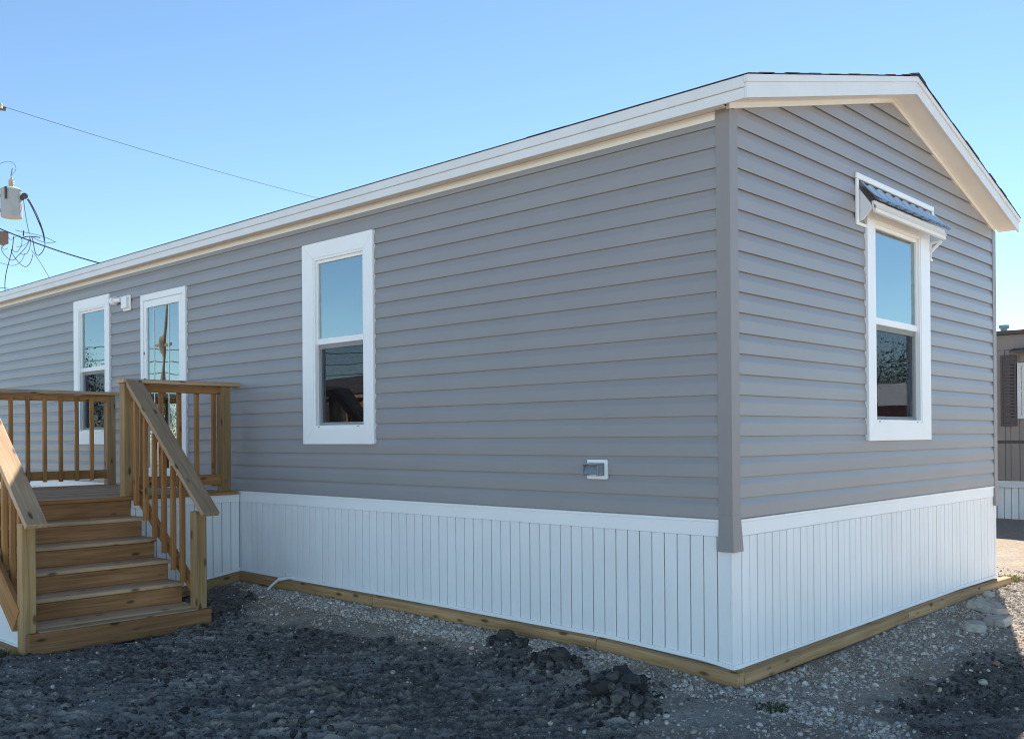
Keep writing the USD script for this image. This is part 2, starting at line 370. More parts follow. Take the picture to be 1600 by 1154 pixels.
# openings: (a0, a1, z0, z1) outer casing, and glass areas
long_wins = [dict(o=(-3.985, -3.06, .415, 2.052), g=(-3.80, -3.205, .59, 1.885)), dict(o=(-8.49, -7.58, .415, 2.045), g=(-8.33, -7.72, .60, 1.893))]
gab_win = dict(o=(1.765, 2.915, .415, 2.03), g=(1.925, 2.70, .585, 1.895))
door_o = (-6.85, -5.925, -.005, 1.945)
cut_long = [(w["g"][0] - .04, w["g"][1] + .04, w["g"][2] - .03, w["g"][3] + .03) for w in long_wins] + [(door_o[0] + .02, door_o[1] - .02, -.05, door_o[3] - .03)]
cut_gab = [(gab_win["g"][0] - .04, gab_win["g"][1] + .04, gab_win["g"][2] - .03, gab_win["g"][3] + .03)]

def segments(lo, hi, z0, z1, cuts):
    segs = [(lo, hi)]
    for a0, a1, c0, c1 in cuts:
        if z1 > c0 and z0 < c1:
            new = []
            for s0, s1 in segs:
                if a1 <= s0 or a0 >= s1: new.append((s0, s1)); continue
                if a0 > s0: new.append((s0, a0))
                if a1 < s1: new.append((a1, s1))
            segs = new
    return segs

def wall_with_holes(lo, hi, z0, z1, cuts):
    """boxes (a0,a1,z0,z1) that fill a wall round its openings"""
    xs = sorted({lo, hi, *[c[0] for c in cuts], *[c[1] for c in cuts]}); out = []
    for s0, s1 in zip(xs[:-1], xs[1:]):
        mid = (s0 + s1) / 2; zz = [z0]
        for c in sorted([c for c in cuts if c[0] < mid < c[1]], key=lambda c: c[2]): zz += [max(z0, c[2]), c[3]]
        zz.append(z1)
        for k in range(0, len(zz), 2):
            if zz[k + 1] - zz[k] > 1e-4: out.append((s0, s1, zz[k], zz[k + 1]))
    return out

lw = obj("long_wall", cat_([box(s[0], s[1], .003, .10, s[2], s[3]) for s in wall_with_holes(-HL, -.10, -.10, 2.249, cut_long)]), M["interior"], home)
for k in range(20):
    z = k * E_
    if z > 2.2: break
    for s0, s1 in segments(-HL + .03, -.05, z, z + E_, cut_long):
        obj("siding_board", course(s0, s1, z, 0, rng.uniform(-.0006, .0006)), M["siding"], lw, smooth=25)
gw = obj("gable_wall", cat_([box(-.10, -.003, s[0], s[1], s[2], s[3]) for s in wall_with_holes(.003, HW - .003, -.10, 2.249, cut_gab)]
                            + [prism([(.01, 2.25), (HW - .01, 2.25), (RIDGE_Y, soff(RIDGE_Y) - .01)], -.10, -.003, 0)]), M["interior"], home)
for k in range(26):
    z = k * E_
    y0, y1 = .05, HW - .045
    if z > ZS0: y0, y1 = max(y0, (z - ZS0) / SL - .03), min(y1, 2 * RIDGE_Y - (z - ZS0) / SL + .03)
    if y1 - y0 < .1 or z > soff(RIDGE_Y): break
    for s0, s1 in segments(y0, y1, z, z + E_, cut_gab):
        obj("siding_board", course(s0, s1, z, 1, rng.uniform(-.0006, .0006)), M["siding"], gw, smooth=25)
obj("rear_wall", cat_([box(-HL, -.10, HW - .1, HW, -.1, 2.3), box(-HL, -HL + .1, .10, HW - .1, -.1, 2.3)]), M["siding"], home)
obj("floor", box(-HL + .1, -.1, .1, HW - .1, -.10, -.02), M["interior"], home)
obj("ceiling", box(-HL + .1, -.1, .1, HW - .1, 2.235, 2.248), M["interior"], home)
obj("partition_wall", cat_([box(-5.2, -5.1, .101, HW - .101, -.019, 2.234), box(-9.2, -9.1, .101, HW - .101, -.019, 2.234)]), M["interior"], home)

def corner_post(y0, sy):
    w, t = .068, .019
    a = prism([(t, y0 - sy * t), (t, y0 + sy * w), (.001, y0 + sy * w), (.001, y0 - sy * .001), (-w, y0 - sy * .001), (-w, y0 - sy * t)], -.18, 2.252, 2)
    lo = a.copy()
    a.vertices[:, 2] = np.where(a.vertices[:, 2] < 0, .0205, a.vertices[:, 2])
    lo.vertices[:, 2] = np.where(lo.vertices[:, 2] > 0, .02, lo.vertices[:, 2])
    bt = lo.vertices[:, 2] < 0
    lo.vertices[bt, 0] += np.where(lo.vertices[bt, 0] > 0, .012, 0); lo.vertices[bt, 1] += np.where((lo.vertices[bt, 1] - y0) * sy < 0, -.012 * sy, .008 * sy)
    return cat_([a, lo])
obj("corner_post", corner_post(0.0, 1), M["post"], home)
obj("corner_post", corner_post(HW, -1), M["post"], home)
# flared foot of the near post, as in the photograph
# belly trim and skirting
obj("belly_trim", cat_([box(-HL, -2.2062, -.010, .002, -.10, -.004, .002), box(-2.2052, -.071, -.0108, .002, -.10, -.004, .002), box(-HL, -.071, -.0165, -.0104, -.022, -.005, .002)]), M["white"], home)
obj("belly_trim", cat_([box(-.002, .010, .071, HW - .071, -.10, -.004, .002), box(.0104, .0165, .071, HW - .071, -.022, -.005, .002)]), M["white"], home)
PITCH_S = .0876
sk = obj("skirting", box(-HL, -.004, .006, .03, -.86, -.101), M["groove"], home)
x = -.004
k = 0
while x > -15.9:
    x1 = x; x0 = x - PITCH_S + .0065
    zb = float(zb_long((x0 + x1) / 2))
    obj("skirting_plank", box(x0, x1, -.0065 - .0012 * (k % 2), .0055, zb + .004, -.1005, .0025), M["skirt"], sk)
    x -= PITCH_S; k += 1
sk2 = obj("skirting", box(-.03, -.006, .0305, HW, -.86, -.101), M["groove"], home)
y = .0115
k = 0
while y < HW - .03:
    y0 = y; y1 = min(y + PITCH_S - .0065, HW)
    zb = float(zb_gab((y0 + y1) / 2))
    obj("skirting_plank", box(-.0055, .0065 + .0012 * (k % 2), y0, y1, zb + .004, -.1005, .0025), M["skirt"], sk2)
    y += PITCH_S; k += 1
obj("skirting_corner", prism([(.0075, -.0075), (.0075, .010), (.0015, .010), (.0015, -.0015), (-.003, -.0015), (-.003, -.0075)], -.83, -.182, 2), M["skirt"], home)
def rail_strip(pts, off, h, t, axis):
    v = []
    for a_, z_ in pts:
        for o_, dz in ((.0, 0), (off, 0), (off, h), (.0, h)):
            v.append((a_, -o_, z_ + dz) if axis == 0 else (o_, a_, z_ + dz))
    f = []
    for i in range(len(pts) - 1):
        for j in range(4):
            p, q = i * 4 + j, i * 4 + (j + 1) % 4
            f += [[p, q, q + 4], [p, q + 4, p + 4]]
    L = (len(pts) - 1) * 4
    f += [[0, 2, 1], [0, 3, 2], [L, L + 1, L + 2], [L, L + 2, L + 3]]
    tm = trimesh.Trimesh(v, f, process=False); trimesh.repair.fix_normals(tm); return tm
xs = [-16, -5, -4.4, -3, -1.66, -.88, -.18, .016]
obj("skirting_rail", rail_strip([(x_, float(zb_long(x_))) for x_ in xs], .016, .024, 0, 0), M["white"], home)
ys = [.0004, .4, 1.2, 2.3, 3.6, HW + .01]
obj("skirting_rail", rail_strip([(y_, float(zb_gab(y_))) for y_ in ys], .016, .024, 0, 1), M["white"], home)

# eaves, soffits, fascias, roof
OX, OY = .19, .125                                   # overhangs
FZ0, FZ1, FS = 2.240, 2.298, 2.359                   # eave fascia: bottom, seam, top
obj("frieze_board", box(-HL, -.071, -.016, .002, 2.204, 2.254, .003), M["soffit"], home)
obj("eave_soffit", box(-HL, -.001, -OY + .02, .001, 2.2555, 2.2635), M["soffit"], home)
obj("eave_fascia", cat_([box(-HL, OX - .0165, -OY, -OY + .018, FZ0, FZ1, .003)]), M["fascia"], home)
obj("eave_fascia_cap", cat_([box(-HL, OX - .0165, -OY - .008, -OY + .018, FZ1 + .001, FS, .003)]), M["fascia"], home)
yl, yr_ = -OY, 2 * RIDGE_Y + OY
APEX = 2.858
def rake(off0, off1, x0, x1, y0=yl, y1=yr_, rise=None, z0=2.238):
    """chevron board following the roof, between two vertical offsets above the soffit line"""
    s = (APEX - z0) / (RIDGE_Y - yl)
    zz = lambda y, o: z0 + s * ((y - yl) if y <= RIDGE_Y else (yr_ - y)) + o
    return prism([(y0, zz(y0, off0)), (RIDGE_Y, zz(RIDGE_Y, off0)), (y1, zz(y1, off0)), (y1, zz(y1, off1)), (RIDGE_Y, zz(RIDGE_Y, off1)), (y0, zz(y0, off1))], x0, x1, 0)
obj("rake_fascia", rake(0, .084, OX - .016, OX, y0=yl - .0005, y1=yr_ + .0005), M["fascia"], home)
obj("rake_fascia_cap", rake(.0845, .122, OX - .016, OX + .009, y0=yl - .0088, y1=yr_ + .0088), M["fascia"], home)
obj("rake_soffit", rake(.012, .020, .0225, OX - .0165, y0=-OY + .02, y1=yr_ - .02), M["soffit"], home)
rs = (APEX - 2.238) / (RIDGE_Y - yl)
rz = lambda y, o: 2.238 + rs * ((y - yl) if y <= RIDGE_Y else (yr_ - y)) + o
obj("rake_frieze", prism([(-.02, soff(0) - .005), (RIDGE_Y, soff(RIDGE_Y)), (2 * RIDGE_Y + .02, soff(0) - .005), (2 * RIDGE_Y + .02, rz(0, .007)), (RIDGE_Y, rz(RIDGE_Y, .012)), (-.02, rz(0, .007))], .0015, .022, 0), M["soffit"], home)
roof = obj("roof", prism([(yl + .02, rz(yl + .02, .100)), (RIDGE_Y, rz(RIDGE_Y, .100)), (yr_ - .02, rz(yr_ - .02, .100)), (yr_ - .02, rz(yr_ - .02, .121)), (RIDGE_Y, rz(RIDGE_Y, .121)), (yl + .02, rz(yl + .02, .121))], -HL, OX - .02, 0), M["shingle"], home)
def slab_on_roof(y0, y1, x0, x1, lift, th):
    return prism([(y0, rz(y0, .1225 + lift)), (y1, rz(y1, .1225 + lift)), (y1, rz(y1, .1225 + lift + th)), (y0, rz(y0, .1225 + lift + th))], x0, x1, 0)
nrow = 17
for k in range(nrow):                                # courses of shingles on the slope over the long wall, and on the rear slope
    y0 = yl - .012 + k * (RIDGE_Y - yl) / nrow; y1 = y0 + (RIDGE_Y - yl) / nrow + .02
    ex = OX + .014 + rng.uniform(-.004, .008)
    xx = ex
    while xx > -1.2:
        wd = rng.uniform(.28, .34)
        obj("shingle", slab_on_roof(y0, min(y1, RIDGE_Y), xx - wd, xx - .004, .0008 + .004 * (1 if k % 2 else 0) + rng.uniform(0, .003), .005), M["shingle"], roof)
        xx -= wd
    obj("shingle_row", slab_on_roof(y0, min(y1, RIDGE_Y), -HL, xx - .004, .001 + .004 * (k % 2), .005), M["shingle"], roof)
    ya, yb = 2 * RIDGE_Y - min(y1, RIDGE_Y), 2 * RIDGE_Y - y0
    obj("shingle_row", slab_on_roof(ya, yb, -HL, OX + .014 + rng.uniform(-.004, .006), .001 + .004 * (k % 2) + rng.uniform(0, .002), .005), M["shingle"], roof)
obj("ridge_cap", prism([(RIDGE_Y - .13, rz(RIDGE_Y - .13, .136)), (RIDGE_Y, rz(RIDGE_Y, .136)), (RIDGE_Y + .13, rz(RIDGE_Y - .13, .136)), (RIDGE_Y + .13, rz(RIDGE_Y - .13, .144)), (RIDGE_Y, rz(RIDGE_Y, .148)), (RIDGE_Y - .13, rz(RIDGE_Y - .13, .144))], -HL, OX + .016, 0), M["shingle"], roof)
# windows -------------------------------------------------------------------
def to_wall(mesh, wall):
    """local (a, outward, z) to the long wall (a = x, out = -y) or the gable wall (a = y, out = +x)"""
    v = mesh.vertices.copy()
    mm = trimesh.Trimesh(np.c_[v[:, 0], -v[:, 1], v[:, 2]] if wall == "long" else np.c_[v[:, 1], v[:, 0], v[:, 2]], mesh.faces, process=False)
    mm.invert()
    return mm
def lbox(a0, a1, o0, o1, z0, z1, c=.003): return box(a0, a1, o0, o1, z0, z1, c)
def mitred(a0, a1, z0, z1, wl, wr, wb, wt, o0, o1, gap=.0008):
    g = gap; out = []
    for poly in ([(a0, z0 + g), (a0 + wl, z0 + wb + g), (a0 + wl, z1 - wt - g), (a0, z1 - g)], [(a1, z0 + g), (a1, z1 - g), (a1 - wr, z1 - wt - g), (a1 - wr, z0 + wb + g)],
                 [(a0 + g, z0), (a1 - g, z0), (a1 - wr - g, z0 + wb), (a0 + wl + g, z0 + wb)], [(a0 + g, z1), (a0 + wl + g, z1 - wt), (a1 - wr - g, z1 - wt), (a1 - g, z1)]):
        out.append(prism(poly, o0, o1, 1))
    return out
def make_window(wd, wall, parent, blind_to):
    a0, a1, z0, z1 = wd["o"]; g0, g1, q0, q1 = wd["g"]
    W = lambda m_: to_wall(m_, wall)
    wl, wr, wb, wt = g0 - a0 - .035, a1 - g1 - .035, q0 - z0 - .045, max(z1 - q1 - .045, .012)
    mid = q0 + (q1 - q0) * .505
    win = obj("window", W(cat_(mitred(a0, a1, z0, z1, wl, wr, wb, wt, .004, .032))), M["white"], parent)
    obj("window_frame", W(cat_(mitred(a0 + wl - .002, a1 - wr + .002, z0 + wb - .002, z1 - wt + .002, .022, .022, .022, .022, -.05, .026))), M["white"], win)
    i0, i1, j0, j1 = a0 + wl + .02, a1 - wr - .02, z0 + wb + .02, z1 - wt - .02
    obj("sash", W(cat_(mitred(i0, i1, mid - .02, j1, g0 - i0, i1 - g1, .045, j1 - q1, -.022, .008))), M["white"], win)
    obj("sash", W(cat_(mitred(i0, i1, j0, mid - .0205, g0 - i0 + .006, i1 - g1 + .006, q0 - j0, .035, -.040, -.010))), M["white"], win)
    obj("pane", W(lbox(g0 - .01, g1 + .01, -.010, -.006, mid + .015, q1 + .01, 0)), M["glass"], win)
    obj("pane", W(lbox(g0 - .004, g1 + .004, -.030, -.026, q0 - .01, mid - .045, 0)), M["glass_low"], win)
    obj("insect_screen", W(lbox(i0 + .003, i1 - .003, -.0065, -.0055, j0 + .002, mid - .022, 0)), M["screen"], win)
    obj("weep_hole", W(cat_([lbox(a_ - .012, a_ + .012, .0265, .0285, z0 + wb + .006, z0 + wb + .011, 0) for a_ in (g0 + .03, g1 - .05)])), M["dark"], win)
    sl = []
    zz = q1 + .03
    sl.append(lbox(g0 - .03, g1 + .03, -.085, -.048, zz - .045, zz + .02, .004))
    zz -= .04
    while zz > blind_to:
        s = box(g0 - .03, g1 + .03, -.0135, .0135, -.0008, .0008)
        s.apply_transform(trimesh.transformations.rotation_matrix(math.radians(-76), [1, 0, 0])); s.apply_translation([0, -.062, zz]); sl.append(s); zz -= .0225
    obj("blind", W(cat_(sl)), M["blind"], win)
    return win
make_window(long_wins[0], "long", home, 1.24)
make_window(long_wins[1], "long", home, 1.22)
make_window(gab_win, "gable", home, 1.22)

# door ----------------------------------------------------------------------
dx0, dx1, dz0, dz1 = door_o
W = lambda m_: to_wall(m_, "long")
dr = obj("door", W(cat_([lbox(dx0, dx0 + .06, .003, .034, dz0, dz1), lbox(dx1 - .06, dx1, .003, .034, dz0, dz1), lbox(dx0 + .061, dx1 - .061, .003, .033, dz1 - .065, dz1), lbox(dx0 + .02, dx1 - .02, .002, .05, dz0 - .02, dz0 + .02)])), M["white"], home)
obj("storm_door_frame", W(cat_(mitred(dx0 + .062, dx1 - .062, dz0 + .022, dz1 - .068, .055, .075, .16, .07, -.004, .026))), M["white"], dr)
obj("pane", W(lbox(dx0 + .112, dx1 - .132, .006, .010, dz0 + .175, dz1 - .13, 0)), M["glass"], dr)
obj("muntin", W(cat_([lbox(-6.60, -6.588, .0105, .014, dz0 + .17, dz1 - .135, 0), lbox(-6.30, -6.288, .0105, .014, dz0 + .17, dz1 - .135, 0)])), M["fascia"], dr)
obj("inner_door", W(cat_([lbox(dx0 + .03, dx0 + .26, -.06, -.02, dz0, dz1 - .04), lbox(dx1 - .26, dx1 - .03, -.06, -.02, dz0, dz1 - .04), lbox(dx0 + .261, dx1 - .261, -.06, -.02, dz0, .95), lbox(dx0 + .261, dx1 - .261, -.06, -.02, 1.68, dz1 - .04),
                          lbox(-6.393, -6.381, -.055, -.025, .951, 1.679)])), M["white"], dr)
obj("inner_pane", W(lbox(dx0 + .255, dx1 - .255, -.043, -.039, .945, 1.685, 0)), M["glass"], dr)
obj("door_blind", W(lbox(dx0 + .25, dx1 - .25, -.066, -.0605, .955, 1.675, 0)), M["blind"], dr)
obj("door_handle", W(cat_([lbox(dx0 + .072, dx0 + .10, .026, .034, .93, 1.09), lbox(dx0 + .078, dx0 + .094, .034, .06, .96, .98), lbox(dx0 + .076, dx0 + .16, .05, .064, .958, .982)])), M["handle"], dr)
obj("door_closer", W(lbox(dx0 + .07, dx0 + .078, .026, .034, 1.33, 1.36)), M["handle"], dr)

# porch light ----------------------------------------------------------------
pl = obj("porch_light", W(cat_([lbox(-7.25, -7.085, .012, .030, 1.82, 1.985, .006), prism([(-7.23, 1.845), (-7.105, 1.845), (-7.105, 1.96), (-7.23, 1.97)], .03, .06, 1)])), M["white"], home)
cy = trimesh.creation.cylinder(.028, .17, sections=18)
cy.apply_transform(trimesh.transformations.rotation_matrix(math.pi / 2, [0, 1, 0])); cy.apply_translation([-7.33, .05, 1.945])
cone = trimesh.creation.cylinder(.045, .05, sections=18); cone.apply_transform(trimesh.transformations.rotation_matrix(math.pi / 2, [0, 1, 0])); cone.apply_translation([-7.41, .05, 1.945])
obj("lamp_arm", W(cat_([cy, cone])), M["white"], pl, smooth=35)

# dryer vent -----------------------------------------------------------------
dv = obj("dryer_vent", W(cat_(mitred(-.99, -.835, .200, .318, .012, .022, .018, .018, .012, .024) + [lbox(-.985, -.84, .012, .016, .205, .313, 0)])), M["white"], home)
hood = prism([(-.985, .222), (-.862, .222), (-.862, .298), (-.985, .298)], .024, .075, 1)
obj("vent_hood", W(cat_([prism([(-.985, .288), (-.862, .288), (-.862, .296), (-.985, .296)], .018, .085, 1), prism([(-.985, .222), (-.976, .222), (-.976, .287), (-.985, .287)], .018, .08, 1),
                         prism([(-.871, .222), (-.862, .222), (-.862, .287), (-.871, .287)], .018, .08, 1)])), M["ventdark"], dv)
fl = box(-.974, -.873, .0, .004, -.062, .0); fl.apply_transform(trimesh.transformations.rotation_matrix(math.radians(28), [1, 0, 0])); fl.apply_translation([0, .05, .284])
obj("vent_flap", W(fl), M["ventdark"], dv)
obj("vent_throat", W(lbox(-.955, -.892, .0165, .03, .235, .275)), M["steel"], dv)

# small awning over the gable window -------------------------------------------
aw = obj("window_awning", cat_([box(.014, .03, 1.605, 3.02, 2.175, 2.215, .004), box(.014, .03, 1.605, 1.640, 1.864, 2.174, .004), box(.014, .03, 2.985, 3.02, 2.105, 2.174, .004), box(.014, .03, 1.641, 1.80, 1.864, 1.886, .004)]), M["white"], home)
ax_, aw0, aw1 = .115, 1.665, 2.97
obj("awning_front", cat_([prism([(ax_, 1.938), (ax_ + .02, 1.940), (ax_ + .008, 2.018), (ax_ - .012, 2.015)], aw0, aw1, 1), prism([(ax_ + .0085, 1.965), (ax_ + .026, 1.967), (ax_ + .018, 1.990), (ax_ + .0045, 1.988)], aw0, aw1, 1)]), M["soffit"], aw)
obj("awning_cheek", prism([(.016, 1.888), (.05, 1.90), (ax_ - .005, 1.965), (ax_ - .014, 2.0), (.016, 2.12)], 1.652, 1.663, 1), M["fascia"], aw)
nW = 54
v, f = [], []
for i in range(nW + 1):
    yy = 1.665 + i * (3.03 - 1.665) / nW; rib = .014 if (i % 6) < 3 else 0.0
    for (xx, zz) in ((.016, 2.150), (.060, 2.095), (.110, 2.040), (.150, 2.012)):
        ysk = yy - .02 * (xx > .14)
        for o in (0.0, .004): v.append((xx + (rib + o) * .6, ysk, zz + (rib + o) * .8))
for i in range(nW):
    for j in range(3):
        for o in (0, 1):
            p = i * 8 + j * 2 + o; q = [p, p + 2, p + 10, p + 8]
            if o == 0: q = q[::-1]
            f += [[q[0], q[1], q[2]], [q[0], q[2], q[3]]]
obj("awning_sheet", trimesh.Trimesh(v, f, process=False), M["blue"], aw)
obj("awning_bracket", cat_([prism([(.016, 1.80), (.034, 1.80), (.034, 1.931), (.016, 1.931)], 2.925, 2.945, 1), prism([(.034, 1.845), (.112, 1.915), (.112, 1.93), (.034, 1.93), (.034, 1.91), (.085, 1.915), (.034, 1.868)], 2.928, 2.942, 1), box(.0145, .04, 2.915, 2.955, 1.785, 1.80)]), M["white"], aw)

# ------------------------------------------------------------------ the deck with its stairs
deck = thing("deck", "treated pine deck with six stairs, handrails and balusters in front of the white door", "deck")
DX0, DX1, DY0, DY1 = -7.39, -5.0, -2.33, -.045
UP = (0, 0, 1)
# decking boards run along y
xx = DX1 - .03
first = True
while xx > DX0 + .05:
    wd = .14
    lumber("deck_board", M["tread"], (xx - wd / 2, DY0 + .02, -.019), (xx - wd / 2, DY1, -.019), wd - .006, .026, UP, deck, c=.003)
    xx -= wd
lumber("deck_board", M["pine"], (DX1 + .0, DY0 + .02, -.019), (DX1 + .0, DY1 + .005, -.019), .055, .028, UP, deck, c=.003, label="reddish edge board")
obj("joist_frame", cat_([box(DX0 + .02, DX1 - .04, DY0 + .05, DY0 + .09, -.18, -.034), box(DX0 + .02, DX0 + .06, DY0 + .091, DY1, -.18, -.034), box(DX1 - .08, DX1 - .04, DY0 + .091, DY1, -.18, -.034)] +
                        [box(x_ - .019, x_ + .019, DY0 + .091, DY1, -.18, -.034) for x_ in np.arange(DX0 + .45, DX1 - .2, .4)]), M["pine"], deck)
# white skirt of the deck, right side, front and left
ds = obj("deck_skirting", box(DX1 - .036, DX1 - .012, -1.0, -.012, -.80, -.035), M["groove"], deck)
obj("skirting_trim", box(DX1 - .011, DX1 + .004, -1.02, -.0185, -.102, -.0345, .002), M["white"], deck)
y = -.020; k = 0
while y > -2.2:
    obj("skirting_plank", box(DX1 - .0115, DX1 - .0005 + .0008 * (k % 2), y - PITCH_S + .0065, y, float(np.interp(y, [-1, 0], [-.86, -.722])) + .003, -.1025, .0025), M["skirt"], ds)
    y -= PITCH_S; k += 1
obj("skirting_rail", cat_([prism([(-1.05, -.862), (-.0185, -.722), (-.0185, -.70), (-1.05, -.84)], DX1 - .002, DX1 + .012, 0)]), M["white"], deck)
ds2 = obj("deck_skirting", box(DX0 + .1, DX1 - .04, DY0 + .03, DY0 + .048, -.9, -.035), M["groove"], deck)
xx = DX1 - .02
while xx > DX0 + .1:
    obj("skirting_plank", box(xx - PITCH_S + .0065, xx, DY0 + .0185, DY0 + .0295, -.9, -.04, .0025), M["skirt"], ds2); xx -= PITCH_S

def post(x0, y0, z0, z1, mat="treated"):
    return lumber("post", M[mat], (x0 + .0445, y0 + .0445, z0), (x0 + .0445, y0 + .0445, z1), .089, .089, (1, 0, 0), deck, c=.005)
GT = .93
post(-5.09, -.185, -.006, GT)                        # beside the wall
post(-5.09, -1.075, -.006, GT)                       # stair head, house side
post(-5.09, -2.30, -.006, GT)                        # stair head, outer side
post(-7.37, -.19, -.006, GT); post(-7.37, -2.30, -.006, GT)
def guard_y(xf, y0, y1, inside, bal_ys):
    """guard along y: rails on the outer face, balusters on the inner"""
    s = inside
    lumber("rail", M["pine"], (xf, y0, .893), (xf, y1, .893), .038, .064, UP, deck)
    lumber("rail", M["pine"], (xf, y0, .105), (xf, y1, .105), .038, .089, UP, deck)
    lumber("rail_cap", M["tread"], (xf, y0 - .03, .948), (xf, y1 + .10, .948), .138, .035, UP, deck)
    for y_ in bal_ys:
        lumber("baluster", M["pine"], (xf + s * .0375, y_, .045), (xf + s * .0375, y_, .90), .035, .035, (1, 0, 0), deck, c=.003)
guard_y(-5.045, -1.06, -.11, -1, [-.22, -.385, -.55, -.715, -.88])
guard_y(-7.325, -2.25, -.11, 1, [-.352, -.506, -.666, -.823, -.985, -1.143, -1.30, -1.46, -1.62, -1.78, -1.94, -2.1])
for nm, mt, z_, w_, t_ in (("rail", "pine", .893, .038, .064), ("rail", "pine", .105, .038, .089), ("rail_cap", "tread", .948, .138, .035)):
    lumber(nm, M[mt], (-7.27, -2.255, z_), (-5.10 if nm == "rail" else -5.0, -2.255, z_), w_, t_, UP, deck)
for x_ in np.arange(-7.2, -5.12, .158):
    lumber("baluster", M["pine"], (x_, -2.2175, .045), (x_, -2.2175, .90), .035, .035, (1, 0, 0), deck, c=.003)
# stairs
NX, RUN, Z0, RISE = -3.925, .2165, -.778, .1538
SY0, SY1 = -2.20, -1.015
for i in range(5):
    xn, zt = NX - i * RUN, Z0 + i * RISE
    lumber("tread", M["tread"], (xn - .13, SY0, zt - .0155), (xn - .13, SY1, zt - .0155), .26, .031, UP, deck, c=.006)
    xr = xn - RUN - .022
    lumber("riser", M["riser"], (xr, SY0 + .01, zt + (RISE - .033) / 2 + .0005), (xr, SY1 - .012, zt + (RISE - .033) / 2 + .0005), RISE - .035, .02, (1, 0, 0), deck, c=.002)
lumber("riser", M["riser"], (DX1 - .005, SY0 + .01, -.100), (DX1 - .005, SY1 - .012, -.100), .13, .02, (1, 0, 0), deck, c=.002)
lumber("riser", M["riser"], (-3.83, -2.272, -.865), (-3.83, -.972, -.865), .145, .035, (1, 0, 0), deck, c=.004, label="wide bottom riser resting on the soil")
lumber("tread", M["tread"], (-3.855, -2.20, -.790), (-3.855, -1.08, -.790), .085, .010, UP, deck, c=.003, label="narrow ledge of the bottom step")
def rail_dir(y, xa, za, xb, zb_, w_, t_, mat, name):
    lumber(name, M[mat], (xa, y, za), (xb, y, zb_), w_, t_, UP, deck)
for side, yc_ in ((1, -1.032), (-1, -2.258)):
    post(-3.94, yc_ - .043 if side == 1 else -2.297, -.80 if side == 1 else -.93, -.075)
    sl = .845
    rail_dir(yc_, -4.93, .885 + .055, -3.71, -.075 - .016 - .0, .138, .035, "tread", "handrail")
    yo = yc_ + (.018 if side == 1 else -.0)
    rail_dir(yo, -5.0, .885, -3.95, .01, .036, .06, "pine", "sub_rail")
    rail_dir(yo + (0.02 if side == 1 else -.03), -5.03, .09, -3.95, -.72, .036, .085 if side == 1 else .19, "pine", "lower_rail" if side == 1 else "stringer")
    for j, (bx, bz) in enumerate(((-4.84, -.07), (-4.68, -.18), (-4.53, -.31), (-4.38, -.42), (-4.235, -.54), (-4.095, -.62))):
        yb_ = (yo - .0375) if side == 1 else (yo + .04)
        zt = .90 + (bx + 4.95) * -.85 + .0
        lumber("baluster", M["pine"], (bx, yb_, bz + (.0 if side == 1 else .02)), (bx, yb_, zt - .03), .035, .035, (1, 0, 0), deck, c=.003)
obj("stringer", prism([(-5.03, -.42), (-5.03, -.25), (-4.12, -.90), (-4.12, -.92), (-4.3, -.92)], -1.6, -1.56, 1), M["pine"], deck)
# white panel under the outer stringer
obj("stair_skirting", prism([(-5.0, -.92), (-3.93, -.915), (-3.93, -.80), (-5.0, -.02)], -2.272, -2.262, 1), M["skirt"], deck)
obj("stair_skirting_rail", box(-5.0, -3.945, -2.286, -2.2725, -.905, -.883, .002), M["white"], deck)

# ------------------------------------------------------------------ landscape timbers round the skirting
def timber(p0, p1, label):
    t = lumber("landscape_timber", M["timber"], p0, p1, .078, TH, UP, None, round_=True)
    tag(t, label, "timber", "landscape timbers at the foot of the skirting")
off = .030
def tl(x_): return (x_, -off, float(zb_long(x_)) - TH / 2 - .001)
def tg(y_): return (off, y_, float(zb_gab(y_)) - TH / 2 - .001)
timber(tl(-4.96), tl(-3.05), "timber below the long wall's skirting between deck corner and middle, beside the white pipe")
timber(tl(-3.045), tl(-.90), "long middle timber below the long wall's skirting under the dryer vent")
timber(tl(-.895), (.068, -off, -.825 - TH / 2), "short yellowish timber ending at the near corner of the home under the corner post")
timber((off, .012, -.826 - TH / 2), tg(2.33), "longest timber below the gable skirting, starting at the near corner")
timber(tg(2.335), tg(3.42), "middle timber below the gable skirting under the awning window")
timber(tg(3.425), (off, 4.74, -.845 - TH / 2 + .01), "far timber below the gable skirting sticking out into the sun at the far corner")
timber((DX1 + .032, -.06, -.77), (DX1 + .032, -.98, -.895), "short dark timber below the deck skirting between stairs and long wall")
timber((-3.96, -2.315, -.935), (-5.2, -2.315, -.93), "timber at the foot of the white panel left of the stairs")

# PVC drain pipe poking out
dp = thing("drain_pipe", "short white plastic pipe elbow sticking out over the timber near the deck", "pipe")
pts = [(-4.16, .02, -.706), (-4.20, -.05, -.708), (-4.255, -.10, -.722), (-4.32, -.125, -.775), (-4.36, -.135, -.812)]
obj("pipe", tube(np.array(pts), .0115, 12), M["pvc"], dp, smooth=50)
obj("pipe_collar", tube(np.array([pts[1], pts[2]]), .015, 12), M["pvc"], dp, smooth=50)

